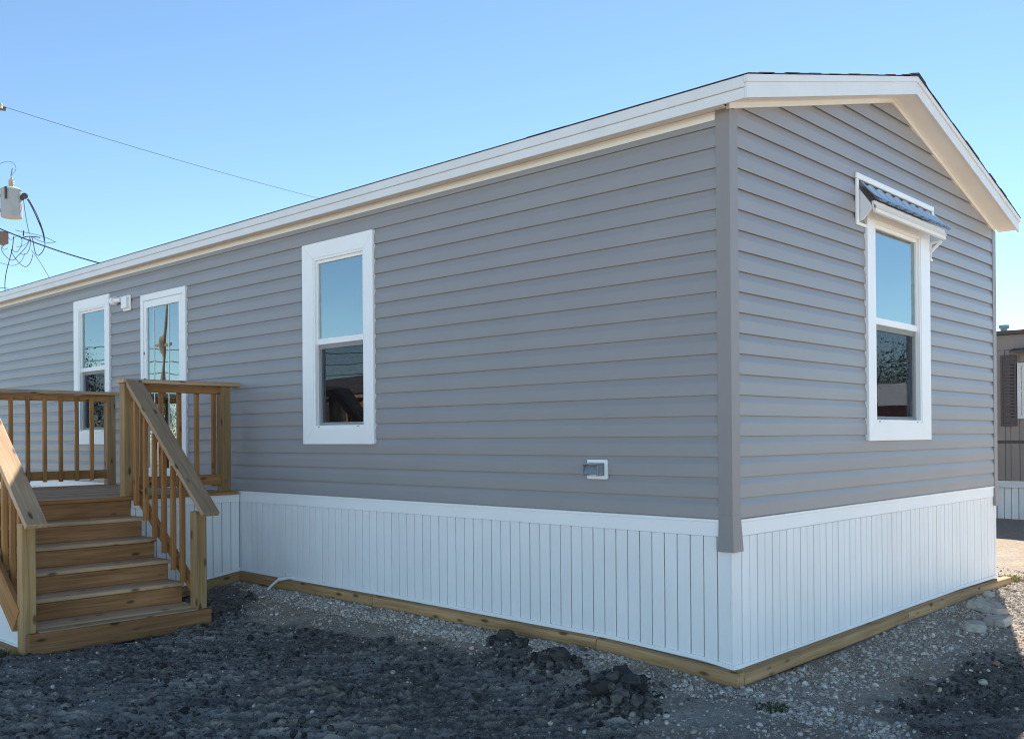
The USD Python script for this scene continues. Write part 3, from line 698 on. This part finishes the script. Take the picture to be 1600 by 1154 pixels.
# ------------------------------------------------------------------ gravel, stones, clods, weeds
def rock(seed, sub=2, flat=.65, rough=.35, sc=(1, 1, 1), freq=1.3):
    r_ = np.random.default_rng(seed)
    s_ = trimesh.creation.icosphere(subdivisions=sub, radius=1.0); v_ = s_.vertices.copy()
    n_ = meshkit.fbm(v_ * freq + r_.uniform(0, 50, 3), 4, seed) - .5
    v_ *= (1 + rough * 2 * n_)[:, None]
    for _ in range(7):                               # knock flat facets off
        d_ = r_.normal(size=3); d_ /= np.linalg.norm(d_); lim = r_.uniform(.62, .85)
        k_ = v_ @ d_; v_ -= np.maximum(k_ - lim, 0)[:, None] * d_
    v_ *= np.array([1, r_.uniform(.65, .95), flat]) * np.array(sc)
    return trimesh.Trimesh(v_, s_.faces, process=False)

def stone_mat(name, c0, c1):
    return usdkit.material(stage, "/World/Looks/" + name, {
        "oi": ("object_info", {}), "rp": ("rgb_ramp", {"ramp": [(0, c0), (1, c1)]}), "tc": ("texture_coordinate", {}),
        "n": ("noise_texture", {"scale": 2.5, "detail": 5.0}), "mr": ("map_range", {"from_min": .3, "from_max": .7, "to_min": .75, "to_max": 1.2}),
        "v": ("vector_math", {"math_type": "scale"}), "p": ("principled_bsdf", {"roughness": .9, "specular_ior_level": .2})},
        [("oi.random", "rp.fac"), ("tc.object", "n.vector"), ("n.fac", "mr.value"), ("rp.color", "v.vector1"), ("mr.result", "v.scale"), ("v.vector", "p.base_color")], surface="p.BSDF")
M["stone"] = stone_mat("limestone_chips", (.32, .27, .22), (.66, .58, .49))
M["stone_tan"] = stone_mat("tan_stones", (.28, .21, .15), (.50, .41, .31))
M["lump"] = stone_mat("soil_lumps", (.032, .029, .026), (.115, .102, .09))
M["slab"] = plain("broken_concrete", (.40, .365, .32), rough=.95, var=.35, scale=18, bump=.006, bscale=60)

def scatter(name, protos, pts, scl, which, seed):
    pi = UsdGeom.PointInstancer.Define(stage, "/World/" + name)
    r_ = np.random.default_rng(seed); paths = []
    for k, (m_, mat) in enumerate(protos):
        paths.append(obj("stone", m_, mat, pi.GetPrim(), smooth=35).GetPath())
    pi.CreatePrototypesRel().SetTargets(paths)
    n = len(pts); q = r_.normal(size=(n, 4)); q[:, 1:3] *= .35; q /= np.linalg.norm(q, axis=1, keepdims=True)
    pi.CreatePositionsAttr(Vt.Vec3fArray.FromNumpy(pts.astype(np.float32)))
    pi.CreateScalesAttr(Vt.Vec3fArray.FromNumpy(np.repeat(scl[:, None], 3, 1).astype(np.float32)))
    qa = Vt.QuathArray([Gf.Quath(float(a_), float(b_), float(c_), float(d_)) for a_, b_, c_, d_ in q])
    pi.CreateOrientationsAttr(qa)
    pi.CreateProtoIndicesAttr(Vt.IntArray.FromNumpy(which.astype(np.int32)))
    return pi.GetPrim()

def outside(x, y):
    house_ = (x < .085) & (x > -16) & (y > -.085) & (y < 4.7)
    deck_ = (x < -3.80) & (y < -.9) & (y > -2.36)
    deck2 = (x < -4.93) & (y > -2.36)
    return ~(house_ | deck_ | deck2)

def sprinkle(n, x0, x1, y0, y1, want, seed):
    r_ = np.random.default_rng(seed); x = r_.uniform(x0, x1, n); y = r_.uniform(y0, y1, n)
    d_ = soil(x, y); cl = meshkit.fbm(np.stack([x * 4, y * 4, 0 * x], -1), 3, seed)
    pr_ = (1 - d_) if want == "pale" else (d_ if want == "dark" else np.ones(n))
    ok = outside(x, y) & (r_.uniform(0, 1, n) < pr_ * np.clip((cl - .22) * 2.4, 0.05, 1))
    return x[ok], y[ok]

PS = [(rock(100 + k, 1, .7, .3), M["stone"]) for k in range(5)] + [(rock(120 + k, 1, .6, .3), M["stone_tan"]) for k in range(2)]
xa, ya = sprinkle(80000, -5.0, 2.0, -1.1, 5.6, "pale", 31)
xb, yb = sprinkle(20000, -5.0, 1.0, -.34, -.06, "pale", 32)
xb2, yb2 = sprinkle(9000, .06, .6, -.2, 5.0, "pale", 36)
xc_, yc2 = sprinkle(11000, -4.6, 2.2, -3.2, 2.4, "dark", 33)
X_ = np.concatenate([xa, xb, xb2, xc_]); Y_ = np.concatenate([ya, yb, yb2, yc2])
r_ = np.random.default_rng(5)
S_ = np.concatenate([np.clip(r_.lognormal(math.log(.0048), .55, len(xa)), .0028, .022), np.clip(r_.lognormal(math.log(.0062), .5, len(xb) + len(xb2)), .0035, .024), np.clip(r_.lognormal(math.log(.0042), .6, len(xc_)), .0025, .02)])
Z_ = height(X_, Y_) + S_ * .22
tag(scatter("gravel", PS, np.c_[X_, Y_, Z_], S_, r_.choice(7, len(X_), p=[.17, .17, .17, .17, .16, .08, .08]), 41), kind="stuff")
PL = [(rock(200 + k, 2, .75, .6, freq=2.2), M["lump"]) for k in range(5)]
xd, yd = sprinkle(60000, -4.6, 2.2, -3.2, 2.4, "dark", 34)
xe = np.concatenate([np.random.default_rng(60 + k).normal(cx, r * .8, 260) for k, (cx, cy, r) in enumerate(PILES)])
ye = np.concatenate([np.random.default_rng(70 + k).normal(cy, r * .65, 260) for k, (cx, cy, r) in enumerate(PILES)])
ke = outside(xe, ye); xe, ye = xe[ke], ye[ke]
X_ = np.concatenate([xd, xe]); Y_ = np.concatenate([yd, ye])
S_ = np.concatenate([np.clip(r_.lognormal(math.log(.0048), .65, len(xd)), .0022, .026), np.clip(r_.lognormal(math.log(.014), .55, len(xe)), .006, .045)])
tag(scatter("soil_lumps", PL, np.c_[X_, Y_, height(X_, Y_) + S_ * .2], S_, r_.integers(0, 5, len(X_)), 42), kind="stuff")

def lone(name, label, cat, mesh, mat, x, y, dz, group=None, rz=0.0, tilt=0.0):
    mesh.apply_transform(trimesh.transformations.euler_matrix(tilt, tilt * .6, rz)); mesh.apply_translation([x, y, ground_at(x, y) + dz])
    tag(obj(name, mesh, mat, None, smooth=40), label, cat, group)
GC = "dark clods of soil dropped on the gravel"
for sd, x, y, s_, lab in ((1, -1.50, -.235, .062, "dark brown clod standing alone at the gravel edge, leftmost of the clods"),
                          (2, -.98, -.40, .045, "dark clod at the back of the middle heap of clods"),
                          (3, -.86, -.46, .055, "roundish dark clod at the right end of the middle heap"),
                          (4, -1.03, -.52, .042, "small dark clod at the front left of the middle heap"),
                          (5, -.42, -.43, .058, "brownish clod on top of the right heap nearest the home"),
                          (6, -.30, -.55, .060, "black clod on the right flank of the right heap"),
                          (7, -.46, -.60, .050, "pale-topped clod in the middle of the right heap"),
                          (8, -.27, -.83, .066, "large rounded clod at the front of the right heap nearest the camera"),
                          (9, -.10, -.76, .050, "crumbly black clod at the lower right end of the right heap")):
    lone("soil_clod", lab, "clod", rock(300 + sd, 3, .78, .55, (s_, s_, s_), 2.0), M["lump"] if sd not in (1, 5) else plain(f"brown_clod_{'a' if sd == 1 else 'b'}", (.055, .045, .04), rough=.95, var=.4, scale=25, bump=.003, bscale=90), x, y, s_ * .35, GC, rz=sd * 1.3)
GS = "loose stones and slabs beside the gable wall"
def chip(seed, a, b, t):
    r_ = np.random.default_rng(seed); th = np.sort(r_.uniform(0, 2 * np.pi, 7)); top = np.c_[a * np.cos(th) * r_.uniform(.7, 1, 7), b * np.sin(th) * r_.uniform(.7, 1, 7)]
    return trimesh.convex.convex_hull(np.vstack([np.c_[top, np.full(7, t / 2)], np.c_[top * 1.06, np.full(7, -t / 2)], np.c_[top * .93, np.full(7, t * .62)]]))
lone("concrete_slab", "flat broken concrete slab leaning at the shade edge, the upper one", "slab", chip(1, .15, .10, .06), M["slab"], .36, 3.12, .045, GS, .4, .3)
lone("concrete_slab", "flat pale slab half in the sun, just below the upper slab", "slab", chip(2, .14, .10, .05), M["slab"], .56, 2.72, .04, GS, 1.7, -.22)
lone("concrete_slab", "small dark slab lying lowest of the three by the shade edge", "slab", chip(3, .11, .08, .05), M["slab"], .52, 2.38, .025, GS, .9, .18)
lone("stone", "angular grey stone under the far end of the gable timber", "stone", rock(401, 3, .7, .3, (.055,) * 3), M["slab"], .17, 3.75, .02, GS)
lone("stone", "pale lump of stone at the top of the black soil patch", "stone", rock(402, 3, .6, .3, (.040,) * 3), M["stone"], .80, .72, .012, GS)
lone("stone", "round pale stone on the black soil at the right edge", "stone", rock(403, 3, .8, .15, (.024,) * 3), M["stone"], 1.0, .95, .012, GS)
lone("stone", "reddish stone on the black soil near the shade edge", "stone", rock(404, 3, .7, .3, (.030,) * 3), plain("red_stone", (.22, .12, .08), rough=.9, var=.2, scale=30), .93, 1.42, .01, GS)
lone("stone", "white pebble lying on black soil in front of the stairs", "stone", rock(405, 3, .7, .25, (.022,) * 3), M["stone"], -3.17, -1.60, .008)
lone("stone", "small white pebble in the middle of the black soil", "stone", rock(406, 3, .7, .25, (.017,) * 3), M["stone"], -1.55, -1.12, .006)

def leaf_mat(name, c0, c1):
    return usdkit.material(stage, "/World/Looks/" + name, {
        "g": ("geometry", {}), "rp": ("rgb_ramp", {"ramp": [(0, c0), (1, c1)]}), "d": ("principled_bsdf", {"roughness": .55}), "t": ("translucent_bsdf", {}), "m": ("mix_closure", {"fac": .3})},
        [("g.random_per_island", "rp.fac"), ("rp.color", "d.base_color"), ("rp.color", "t.color"), ("d.BSDF", "m.closure1"), ("t.BSDF", "m.closure2")], surface="m.closure")
M["weed"] = leaf_mat("weed_leaves", (.06, .09, .03), (.19, .17, .08))
M["straw"] = leaf_mat("straw_grass", (.20, .19, .05), (.42, .36, .14))
M["tree_leaf"] = leaf_mat("tree_leaves", (.02, .04, .014), (.075, .105, .03))
def tuft(x, y, n, rad, hgt, seed):
    r_ = np.random.default_rng(seed); v, f = [], []
    for _ in range(n):
        a = r_.uniform(0, 2 * np.pi); rr = rad * math.sqrt(r_.uniform()); bx, by = x + rr * math.cos(a), y + rr * math.sin(a); bz = ground_at(x, y) - .01
        h_ = hgt * r_.uniform(.4, 1.0); ln = r_.uniform(.2, .9) * h_; d_ = r_.uniform(0, 2 * np.pi); w_ = r_.uniform(.0015, .004)
        px, py = -math.sin(d_) * w_, math.cos(d_) * w_; k = len(v)
        mid = (bx + .4 * ln * math.cos(d_), by + .4 * ln * math.sin(d_), bz + .7 * h_); tip = (bx + ln * math.cos(d_), by + ln * math.sin(d_), bz + h_ * r_.uniform(.7, 1))
        v += [(bx - px, by - py, bz), (bx + px, by + py, bz), (mid[0] + px, mid[1] + py, mid[2]), (mid[0] - px, mid[1] - py, mid[2]), tip]
        f += [[k, k + 1, k + 2], [k, k + 2, k + 3], [k + 3, k + 2, k + 4]]
    return trimesh.Trimesh(v, f, process=False)
tag(obj("weed", tuft(.36, -.24, 260, .085, .045, 1), M["weed"]), "low green weed on the gravel in front of the near corner of the home", "weed")
tag(obj("weed", tuft(.03, 4.92, 160, .09, .10, 2), M["straw"]), "sunlit yellow grass tuft at the far end of the gable timber", "weed")
tag(obj("weed", tuft(-4.0, -2.45, 240, .12, .06, 3), M["weed"]), "dark green low weed at the foot of the left stair post", "weed")

# ------------------------------------------------------------------ brown neighbouring home on the right
nb = thing("neighbor_home", "brown neighbouring mobile home with ribbed walls and white skirting at the right edge", "house", None)
NY, NX0, NX1 = 11.0, -13.5, .6
nw = obj("front_wall", box(NX0, NX1, NY + .01, NY + .1, -.26, 1.93), M["brown_dark"], nb)
win_x = (-1.60, -.72); wz = (.67, 1.50)
xx = NX0; k = 0
while xx < NX1 - .05:
    for z0, z1 in ((-.255, .305), (.345, 1.70)):
        parts_ = [(z0, z1)]
        if xx + .2 > win_x[0] + .02 and xx < win_x[1] - .02 and z1 > .5: parts_ = [(z0, wz[0] + .02), (wz[1] - .02, z1)]
        for q0, q1 in parts_:
            obj("wall_panel", cat_([box(xx + .002, xx + .118, NY - .012, NY + .009, q0, q1, .003), box(xx + .122, xx + .198, NY - .004, NY + .009, q0, q1, .003)]), M["brown"], nw)
    xx += .2; k += 1
obj("belt_rail", box(NX0, NX1 + .005, NY - .022, NY + .009, .306, .344, .004), M["brown_dark"], nb)
obj("eave_band", box(NX0, NX1 + .005, NY - .018, NY + .009, 1.702, 1.93, .004), M["brown"], nb)
obj("roof", cat_([prism([(NY - .10, 1.932), (NY - .10, 1.985), (NY + 2.0, 2.16), (NY + 4.2, 1.985), (NY + 4.2, 1.932)], NX0 - .1, NX1 + .1, 0)]), M["brown_dark"], nb)
vp = trimesh.creation.cylinder(.05, .16, sections=16); vp.apply_translation([-1.93, NY + .5, 2.03])
vp2 = trimesh.creation.cylinder(.075, .05, sections=16); vp2.apply_translation([-1.93, NY + .5, 2.105])
obj("roof_vent", cat_([vp, vp2]), M["steel"], nb, smooth=40)
obj("end_wall", cat_([box(NX1 - .1, NX1, NY + .101, NY + 4.1, -.26, 1.93), box(NX0, NX0 + .1, NY + .101, NY + 4.1, -.26, 1.93), box(NX0, NX1, NY + 4.0, NY + 4.1, -.26, 1.93)]), M["brown"], nb)
nwi = obj("window", cat_(mitred(win_x[0], win_x[1], wz[0], wz[1], .05, .05, .05, .05, NY - .035, NY + .008)), M["oldwhite"], nb)
obj("sash", box(win_x[0] + .05, win_x[1] - .05, NY - .02, NY + .004, 1.06, 1.09), M["oldwhite"], nwi)
obj("pane", box(win_x[0] + .045, win_x[1] - .045, NY - .008, NY - .004, wz[0] + .045, wz[1] - .045), M["glass"], nwi)
obj("curtain", box(win_x[0] + .03, win_x[1] - .03, NY + .0005, NY + .0095, wz[0] + .03, 1.07), M["tan"], nwi)
obj("blind", box(win_x[0] + .03, win_x[1] - .03, NY + .0005, NY + .0095, 1.075, wz[1] - .03), M["blind"], nwi)
for sx0 in (-1.83, -.70):
    sh = obj("shutter", cat_(mitred(sx0, sx0 + .22, .56, 1.62, .03, .03, .04, .04, NY - .036, NY - .013)), M["shutter"], nb)
    for q in range(20): obj("slat", box(sx0 + .031, sx0 + .189, NY - .03, NY - .013, .605 + q * .0485, .605 + q * .0485 + .036), M["shutter"], sh)
obj("window_hood", prism([(NY - .02, 1.72), (NY - .02, 1.60 + .06), (NY - .25, 1.64), (NY - .25, 1.67)], win_x[0] - .05, win_x[1] + .05, 0), M["shutter"], nb)
ns = obj("skirting", box(NX0 + .02, NX1 - .02, NY + .03, NY + .05, -.90, -.265), M["groove"], nb)
obj("skirting_rail", box(NX0, NX1, NY - .02, NY + .02, -.36, -.262, .004), M["oldwhite"], nb)
xx = NX0
while xx < NX1 - .05:
    obj("skirting_plank", box(xx, xx + .092, NY - .004 * 0 + .0, NY + .0295, -.885, -.362, .004), M["oldwhite"], ns); xx += .1

# ------------------------------------------------------------------ utility pole with transformer, wires
def at(u, v, D):
    d_ = fw + rt * (u - 800) / 1512.99 + dn * (v - 677.33) / 1512.99
    return CAM + d_ * D
DP = 26.0
can = at(18, 316, DP); side = np.array([rt[0], rt[1], 0]); side /= np.linalg.norm(side)
pc = can - side * .72
up_ = thing("utility_pole", "utility pole with grey transformer can behind the left end of the roof", "utility pole")
obj("pole", tube([(pc[0], pc[1], -1.2), (pc[0], pc[1], 4), (pc[0], pc[1], 10.4)], [.17, .15, .11], 16), M["polewood"], up_, smooth=50)
def lathe(prof, c_):
    m_ = trimesh.creation.revolve(np.array(prof), sections=28); m_.apply_translation(c_); return m_
tz0, tz1 = at(18, 340, DP)[2], at(18, 297, DP)[2]
tr = obj("transformer", lathe([(0, 0), (.255, 0), (.265, .02), (.27, tz1 - tz0 - .03), (.28, tz1 - tz0 - .02), (.28, tz1 - tz0), (.16, tz1 - tz0 + .07), (0, tz1 - tz0 + .085)], (can[0], can[1], tz0)), M["steel"], up_, smooth=35)
bz = tz1 + .07
obj("bushing", lathe([(.05, 0), (.08, .02), (.055, .05), (.085, .08), (.06, .11), (.085, .14), (.06, .17), (.075, .20), (.03, .22), (.02, .29), (0, .29)], (can[0], can[1], bz)), M["porcelain"], tr, smooth=60)
sb = can + side * .36
obj("side_bushing", cat_([trimesh.creation.icosphere(2, .085).apply_translation([sb[0] - .02 * side[0], sb[1], at(40, 306, DP)[2] - .0]), trimesh.creation.icosphere(2, .06).apply_translation([sb[0] - side[0] * .09, sb[1] - side[1] * .09, at(40, 310, DP)[2]])]), M["wire"], tr, smooth=True)
ar = can - np.array([fw[0], fw[1], 0]) * .30
obj("arrester", cat_([tube([(ar[0], ar[1], tz1 - .30), (ar[0], ar[1], tz1 + .02)], .028, 8)]), M["wire"], tr, smooth=40)
mb = lambda z_: tube([np.array([pc[0], pc[1], z_]), np.array([can[0], can[1], z_]) - side * .25], .045, 8)
obj("mounting_bracket", cat_([mb(tz0 + .2), mb(tz1 - .15)]), M["wire"], up_)
obj("crossarm", tube([np.array([pc[0], pc[1], 9.45]) - np.array([.3, .95, 0]) * 1.0, np.array([pc[0], pc[1], 9.45]) + np.array([.3, .95, 0]) * .52], .06, 6), M["polewood"], up_)
obj("insulator", lathe([(.03, 0), (.06, .03), (.04, .07), (.06, .10), (.03, .14), (0, .14)], at(1, 170, DP)), M["porcelain"], up_, smooth=50)
jb = at(3, 372, DP)
obj("junction_box", trimesh.creation.box([.32, .22, .32]).apply_translation(jb), plain("rust_box", (.20, .13, .10), rough=.7), up_)
def px_curve(pts, D, r, n=5, jit=0.0, seed=0):
    from scipy.interpolate import CubicSpline
    q = np.array([at(u, v, D + jit * math.sin(3 * i + seed)) for i, (u, v) in enumerate(pts)])
    if len(q) > 2:
        t = np.r_[0, np.cumsum(np.linalg.norm(np.diff(q, axis=0), axis=1))]; q = CubicSpline(t, q)(np.linspace(0, t[-1], 6 * len(pts)))
    return tube(q, r, n)
cc = lambda L: [(x_ / 5.017, 230 + y_ / 5.017) for x_, y_ in L]
loops = [([(0, 130), (60, 112), (110, 130), (125, 165), (105, 205), (90, 225)], .008), ([(97, 165), (85, 225)], .014), ([(185, 410), (205, 560), (230, 680)], .012),
         ([(215, 410), (265, 500), (305, 590), (335, 670), (348, 735)], .022), ([(222, 405), (275, 500), (318, 600), (345, 690), (350, 735)], .018),
         ([(345, 740), (335, 815), (300, 848), (270, 800), (258, 730), (240, 700)], .016), ([(240, 715), (232, 790), (215, 825), (160, 835)], .012),
         ([(165, 715), (158, 790), (120, 822), (95, 790)], .011), ([(35, 770), (45, 855), (90, 886), (130, 862), (180, 810), (230, 700)], .013),
         ([(90, 800), (135, 890), (200, 936), (240, 900), (256, 840)], .013), ([(0, 905), (60, 922), (130, 920), (175, 880), (190, 830)], .009), ([(105, 700), (95, 800), (75, 880), (40, 1130)], .016),
         ([(245, 805), (300, 880), (350, 960), (395, 1035)], .010), ([(120, 650), (200, 668), (300, 690), (430, 742)], .010), ([(165, 715), (250, 700), (315, 710)], .02), ([(185, 655), (183, 695)], .025),
         ([(250, 700), (330, 740), (400, 748), (440, 742)], .010), ([(0, 1100), (70, 1108)], .012), ([(10, 700), (30, 800), (60, 790)], .009), ([(60, 690), (100, 720), (140, 690), (170, 720)], .008), ([(130, 780), (200, 760), (240, 720)], .008)]
for k, (L, r_) in enumerate(loops): obj("cable", px_curve(cc(L), DP + .05 * (k % 5), r_ * .7, jit=.05, seed=k), M["wire"], up_, smooth=60)
def hang(p0, p1, sag, r, n=24):
    t = np.linspace(0, 1, n)[:, None]; q = p0 * (1 - t) + p1 * t; q[:, 2] -= (sag * 4 * t * (1 - t))[:, 0]; return tube(q, r, 5)
a0, a1 = at(0, 165, DP), at(512, 300, 39.5)
tag(obj("overhead_wire", hang(a0, a0 + (a1 - a0) * 1.9, .35, .008), M["wire"], smooth=60), "thin high wire running from the pole top down behind the roof ridge", "wire")
b0, b1 = at(-3, 356, DP), at(192, 402, 25.0)
tag(obj("overhead_wire", hang(b0, b1 + (b1 - b0) * .9, .30, .017), M["wire"], smooth=60), "thick sagging service cable leaving the tangle below the transformer", "wire")

# ------------------------------------------------------------------ what the window panes mirror
def tree(x, y, h, rad, seed, label, n=1500):
    r_ = np.random.default_rng(seed); t_ = thing("tree", label, "tree", None)
    segs = [tube([(x, y, -1.0), (x + .1, y, h * .3 - .9), (x - .05, y + .1, h * .6 - .9)], [.16, .11, .06], 8)]
    ends = []
    for k in range(7):
        a = r_.uniform(0, 2 * np.pi); e = np.array([x + rad * .7 * math.cos(a), y + rad * .7 * math.sin(a), -.9 + h * r_.uniform(.5, .9)]); ends.append(e)
        segs.append(tube([(x, y, -.9 + h * r_.uniform(.25, .5)), (e + np.array([x, y, e[2]])) / 2, e], [.05, .035, .015], 6))
    obj("trunk", cat_(segs), M["polewood"], t_)
    c_ = np.array(ends)[r_.integers(0, 7, n)] + r_.normal(size=(n, 3)) * np.array([rad * .33, rad * .33, h * .12])
    d1 = r_.normal(size=(n, 3)); d1 /= np.linalg.norm(d1, axis=1, keepdims=True); d2 = np.cross(d1, r_.normal(size=(n, 3))); d2 /= np.linalg.norm(d2, axis=1, keepdims=True)
    s_ = r_.uniform(.03, .06, (n, 1)); v = np.stack([c_ - d1 * s_, c_ + d2 * s_ * .5, c_ + d1 * s_, c_ - d2 * s_ * .5], 1).reshape(-1, 3)
    i_ = np.arange(n)[:, None] * 4; f = np.vstack([i_ + [0, 1, 2], i_ + [0, 2, 3]])
    obj("crown", trimesh.Trimesh(v, f, process=False), M["tree_leaf"], t_)
for k, (x, y, h, rad) in enumerate(((-36.2, -11.7, 4.6, 1.0), (-46, -19.0, 3.6, 2.0), (10.5, 36, 4.7, 2.6), (15.5, 38, 5.0, 2.8), (6.5, 37, 4.2, 2.4))):
    tree(x, y, h, rad, 500 + k, ["small leafy tree mirrored in the left window", "taller leafy tree mirrored behind the small one", "dark tree mirrored in the middle of the gable window", "dark tree mirrored right in the gable window", "lower dark tree mirrored left in the gable window"][k], 9000)
rp = thing("utility_pole", "plain wooden pole mirrored in the white door's glass", "utility pole")
obj("pole", tube([(-47.5, -21.1, -1.2), (-47.5, -21.1, 10.5)], [.10, .07], 14), M["polewood"], rp, smooth=50)
obj("crossarm", box(-48.4, -46.6, -21.22, -21.08, 5.6, 5.75), M["polewood"], rp)
WC, WU = np.array([-61.0, -23.3, 0.0]), np.array([.4, -.916, 0.0])
for k, (h0, h1) in enumerate(((7.0, 7.3), (6.1, 6.5), (5.4, 5.6))):
    tag(obj("overhead_wire", hang(WC - WU * 48 + [0, 0, h0], WC + WU * 48 + [0, 0, h1], .6, .028, 40), M["wire"]), ["top", "middle", "bottom"][k] + " one of three wires mirrored in the left window and the door glass", "wire")
oh = thing("opposite_home", "tan home with dark roof and timber porch mirrored in the middle window", "house")
OC = np.array([-20.5, -14.0])
def ob(x0, x1, y0, y1, z0, z1): return box(OC[0] + x0, OC[0] + x1, OC[1] + y0, OC[1] + y1, z0, z1)
obj("wall", ob(-7, 7, -4, 0, -.3, 1.75), M["tan"], oh)
obj("skirting", ob(-6.95, 6.95, -3.95, -.02, -.95, -.305), M["brown_dark"], oh)
obj("roof", prism([(OC[1] + 1.6, 1.76), (OC[1] + 1.6, 1.92), (OC[1] - 2, 2.55), (OC[1] - 4.4, 1.92), (OC[1] - 4.4, 1.76)], OC[0] - 7.3, OC[0] + 7.3, 0), M["brown_dark"], oh)
for k in range(6): obj("porch_post", ob(-5.5 + k * 2.2, -5.38 + k * 2.2, 1.35, 1.47, -.95, 1.755), M["pine"], oh)
obj("porch_rail", ob(-5.5, 5.6, 1.38, 1.44, -.02, .08), M["pine"], oh)
obj("porch_floor", ob(-5.7, 5.7, .02, 1.6, -.62, -.52), M["pine"], oh)
for k in range(3): obj("window", ob(-4.5 + k * 3.6, -3.5 + k * 3.6, .001, .03, .45, 1.35), M["dark"], oh)
rs_ = thing("red_shed", "low red shed mirrored at the bottom of the gable window", "shed")
obj("wall", box(6.4, 10.6, 23, 26, -.95, 1.25), M["redwall"], rs_)
obj("roof", prism([(22.7, 1.26), (24.5, 1.95), (26.3, 1.26)], 6.2, 10.8, 0), M["oldwhite"], rs_)
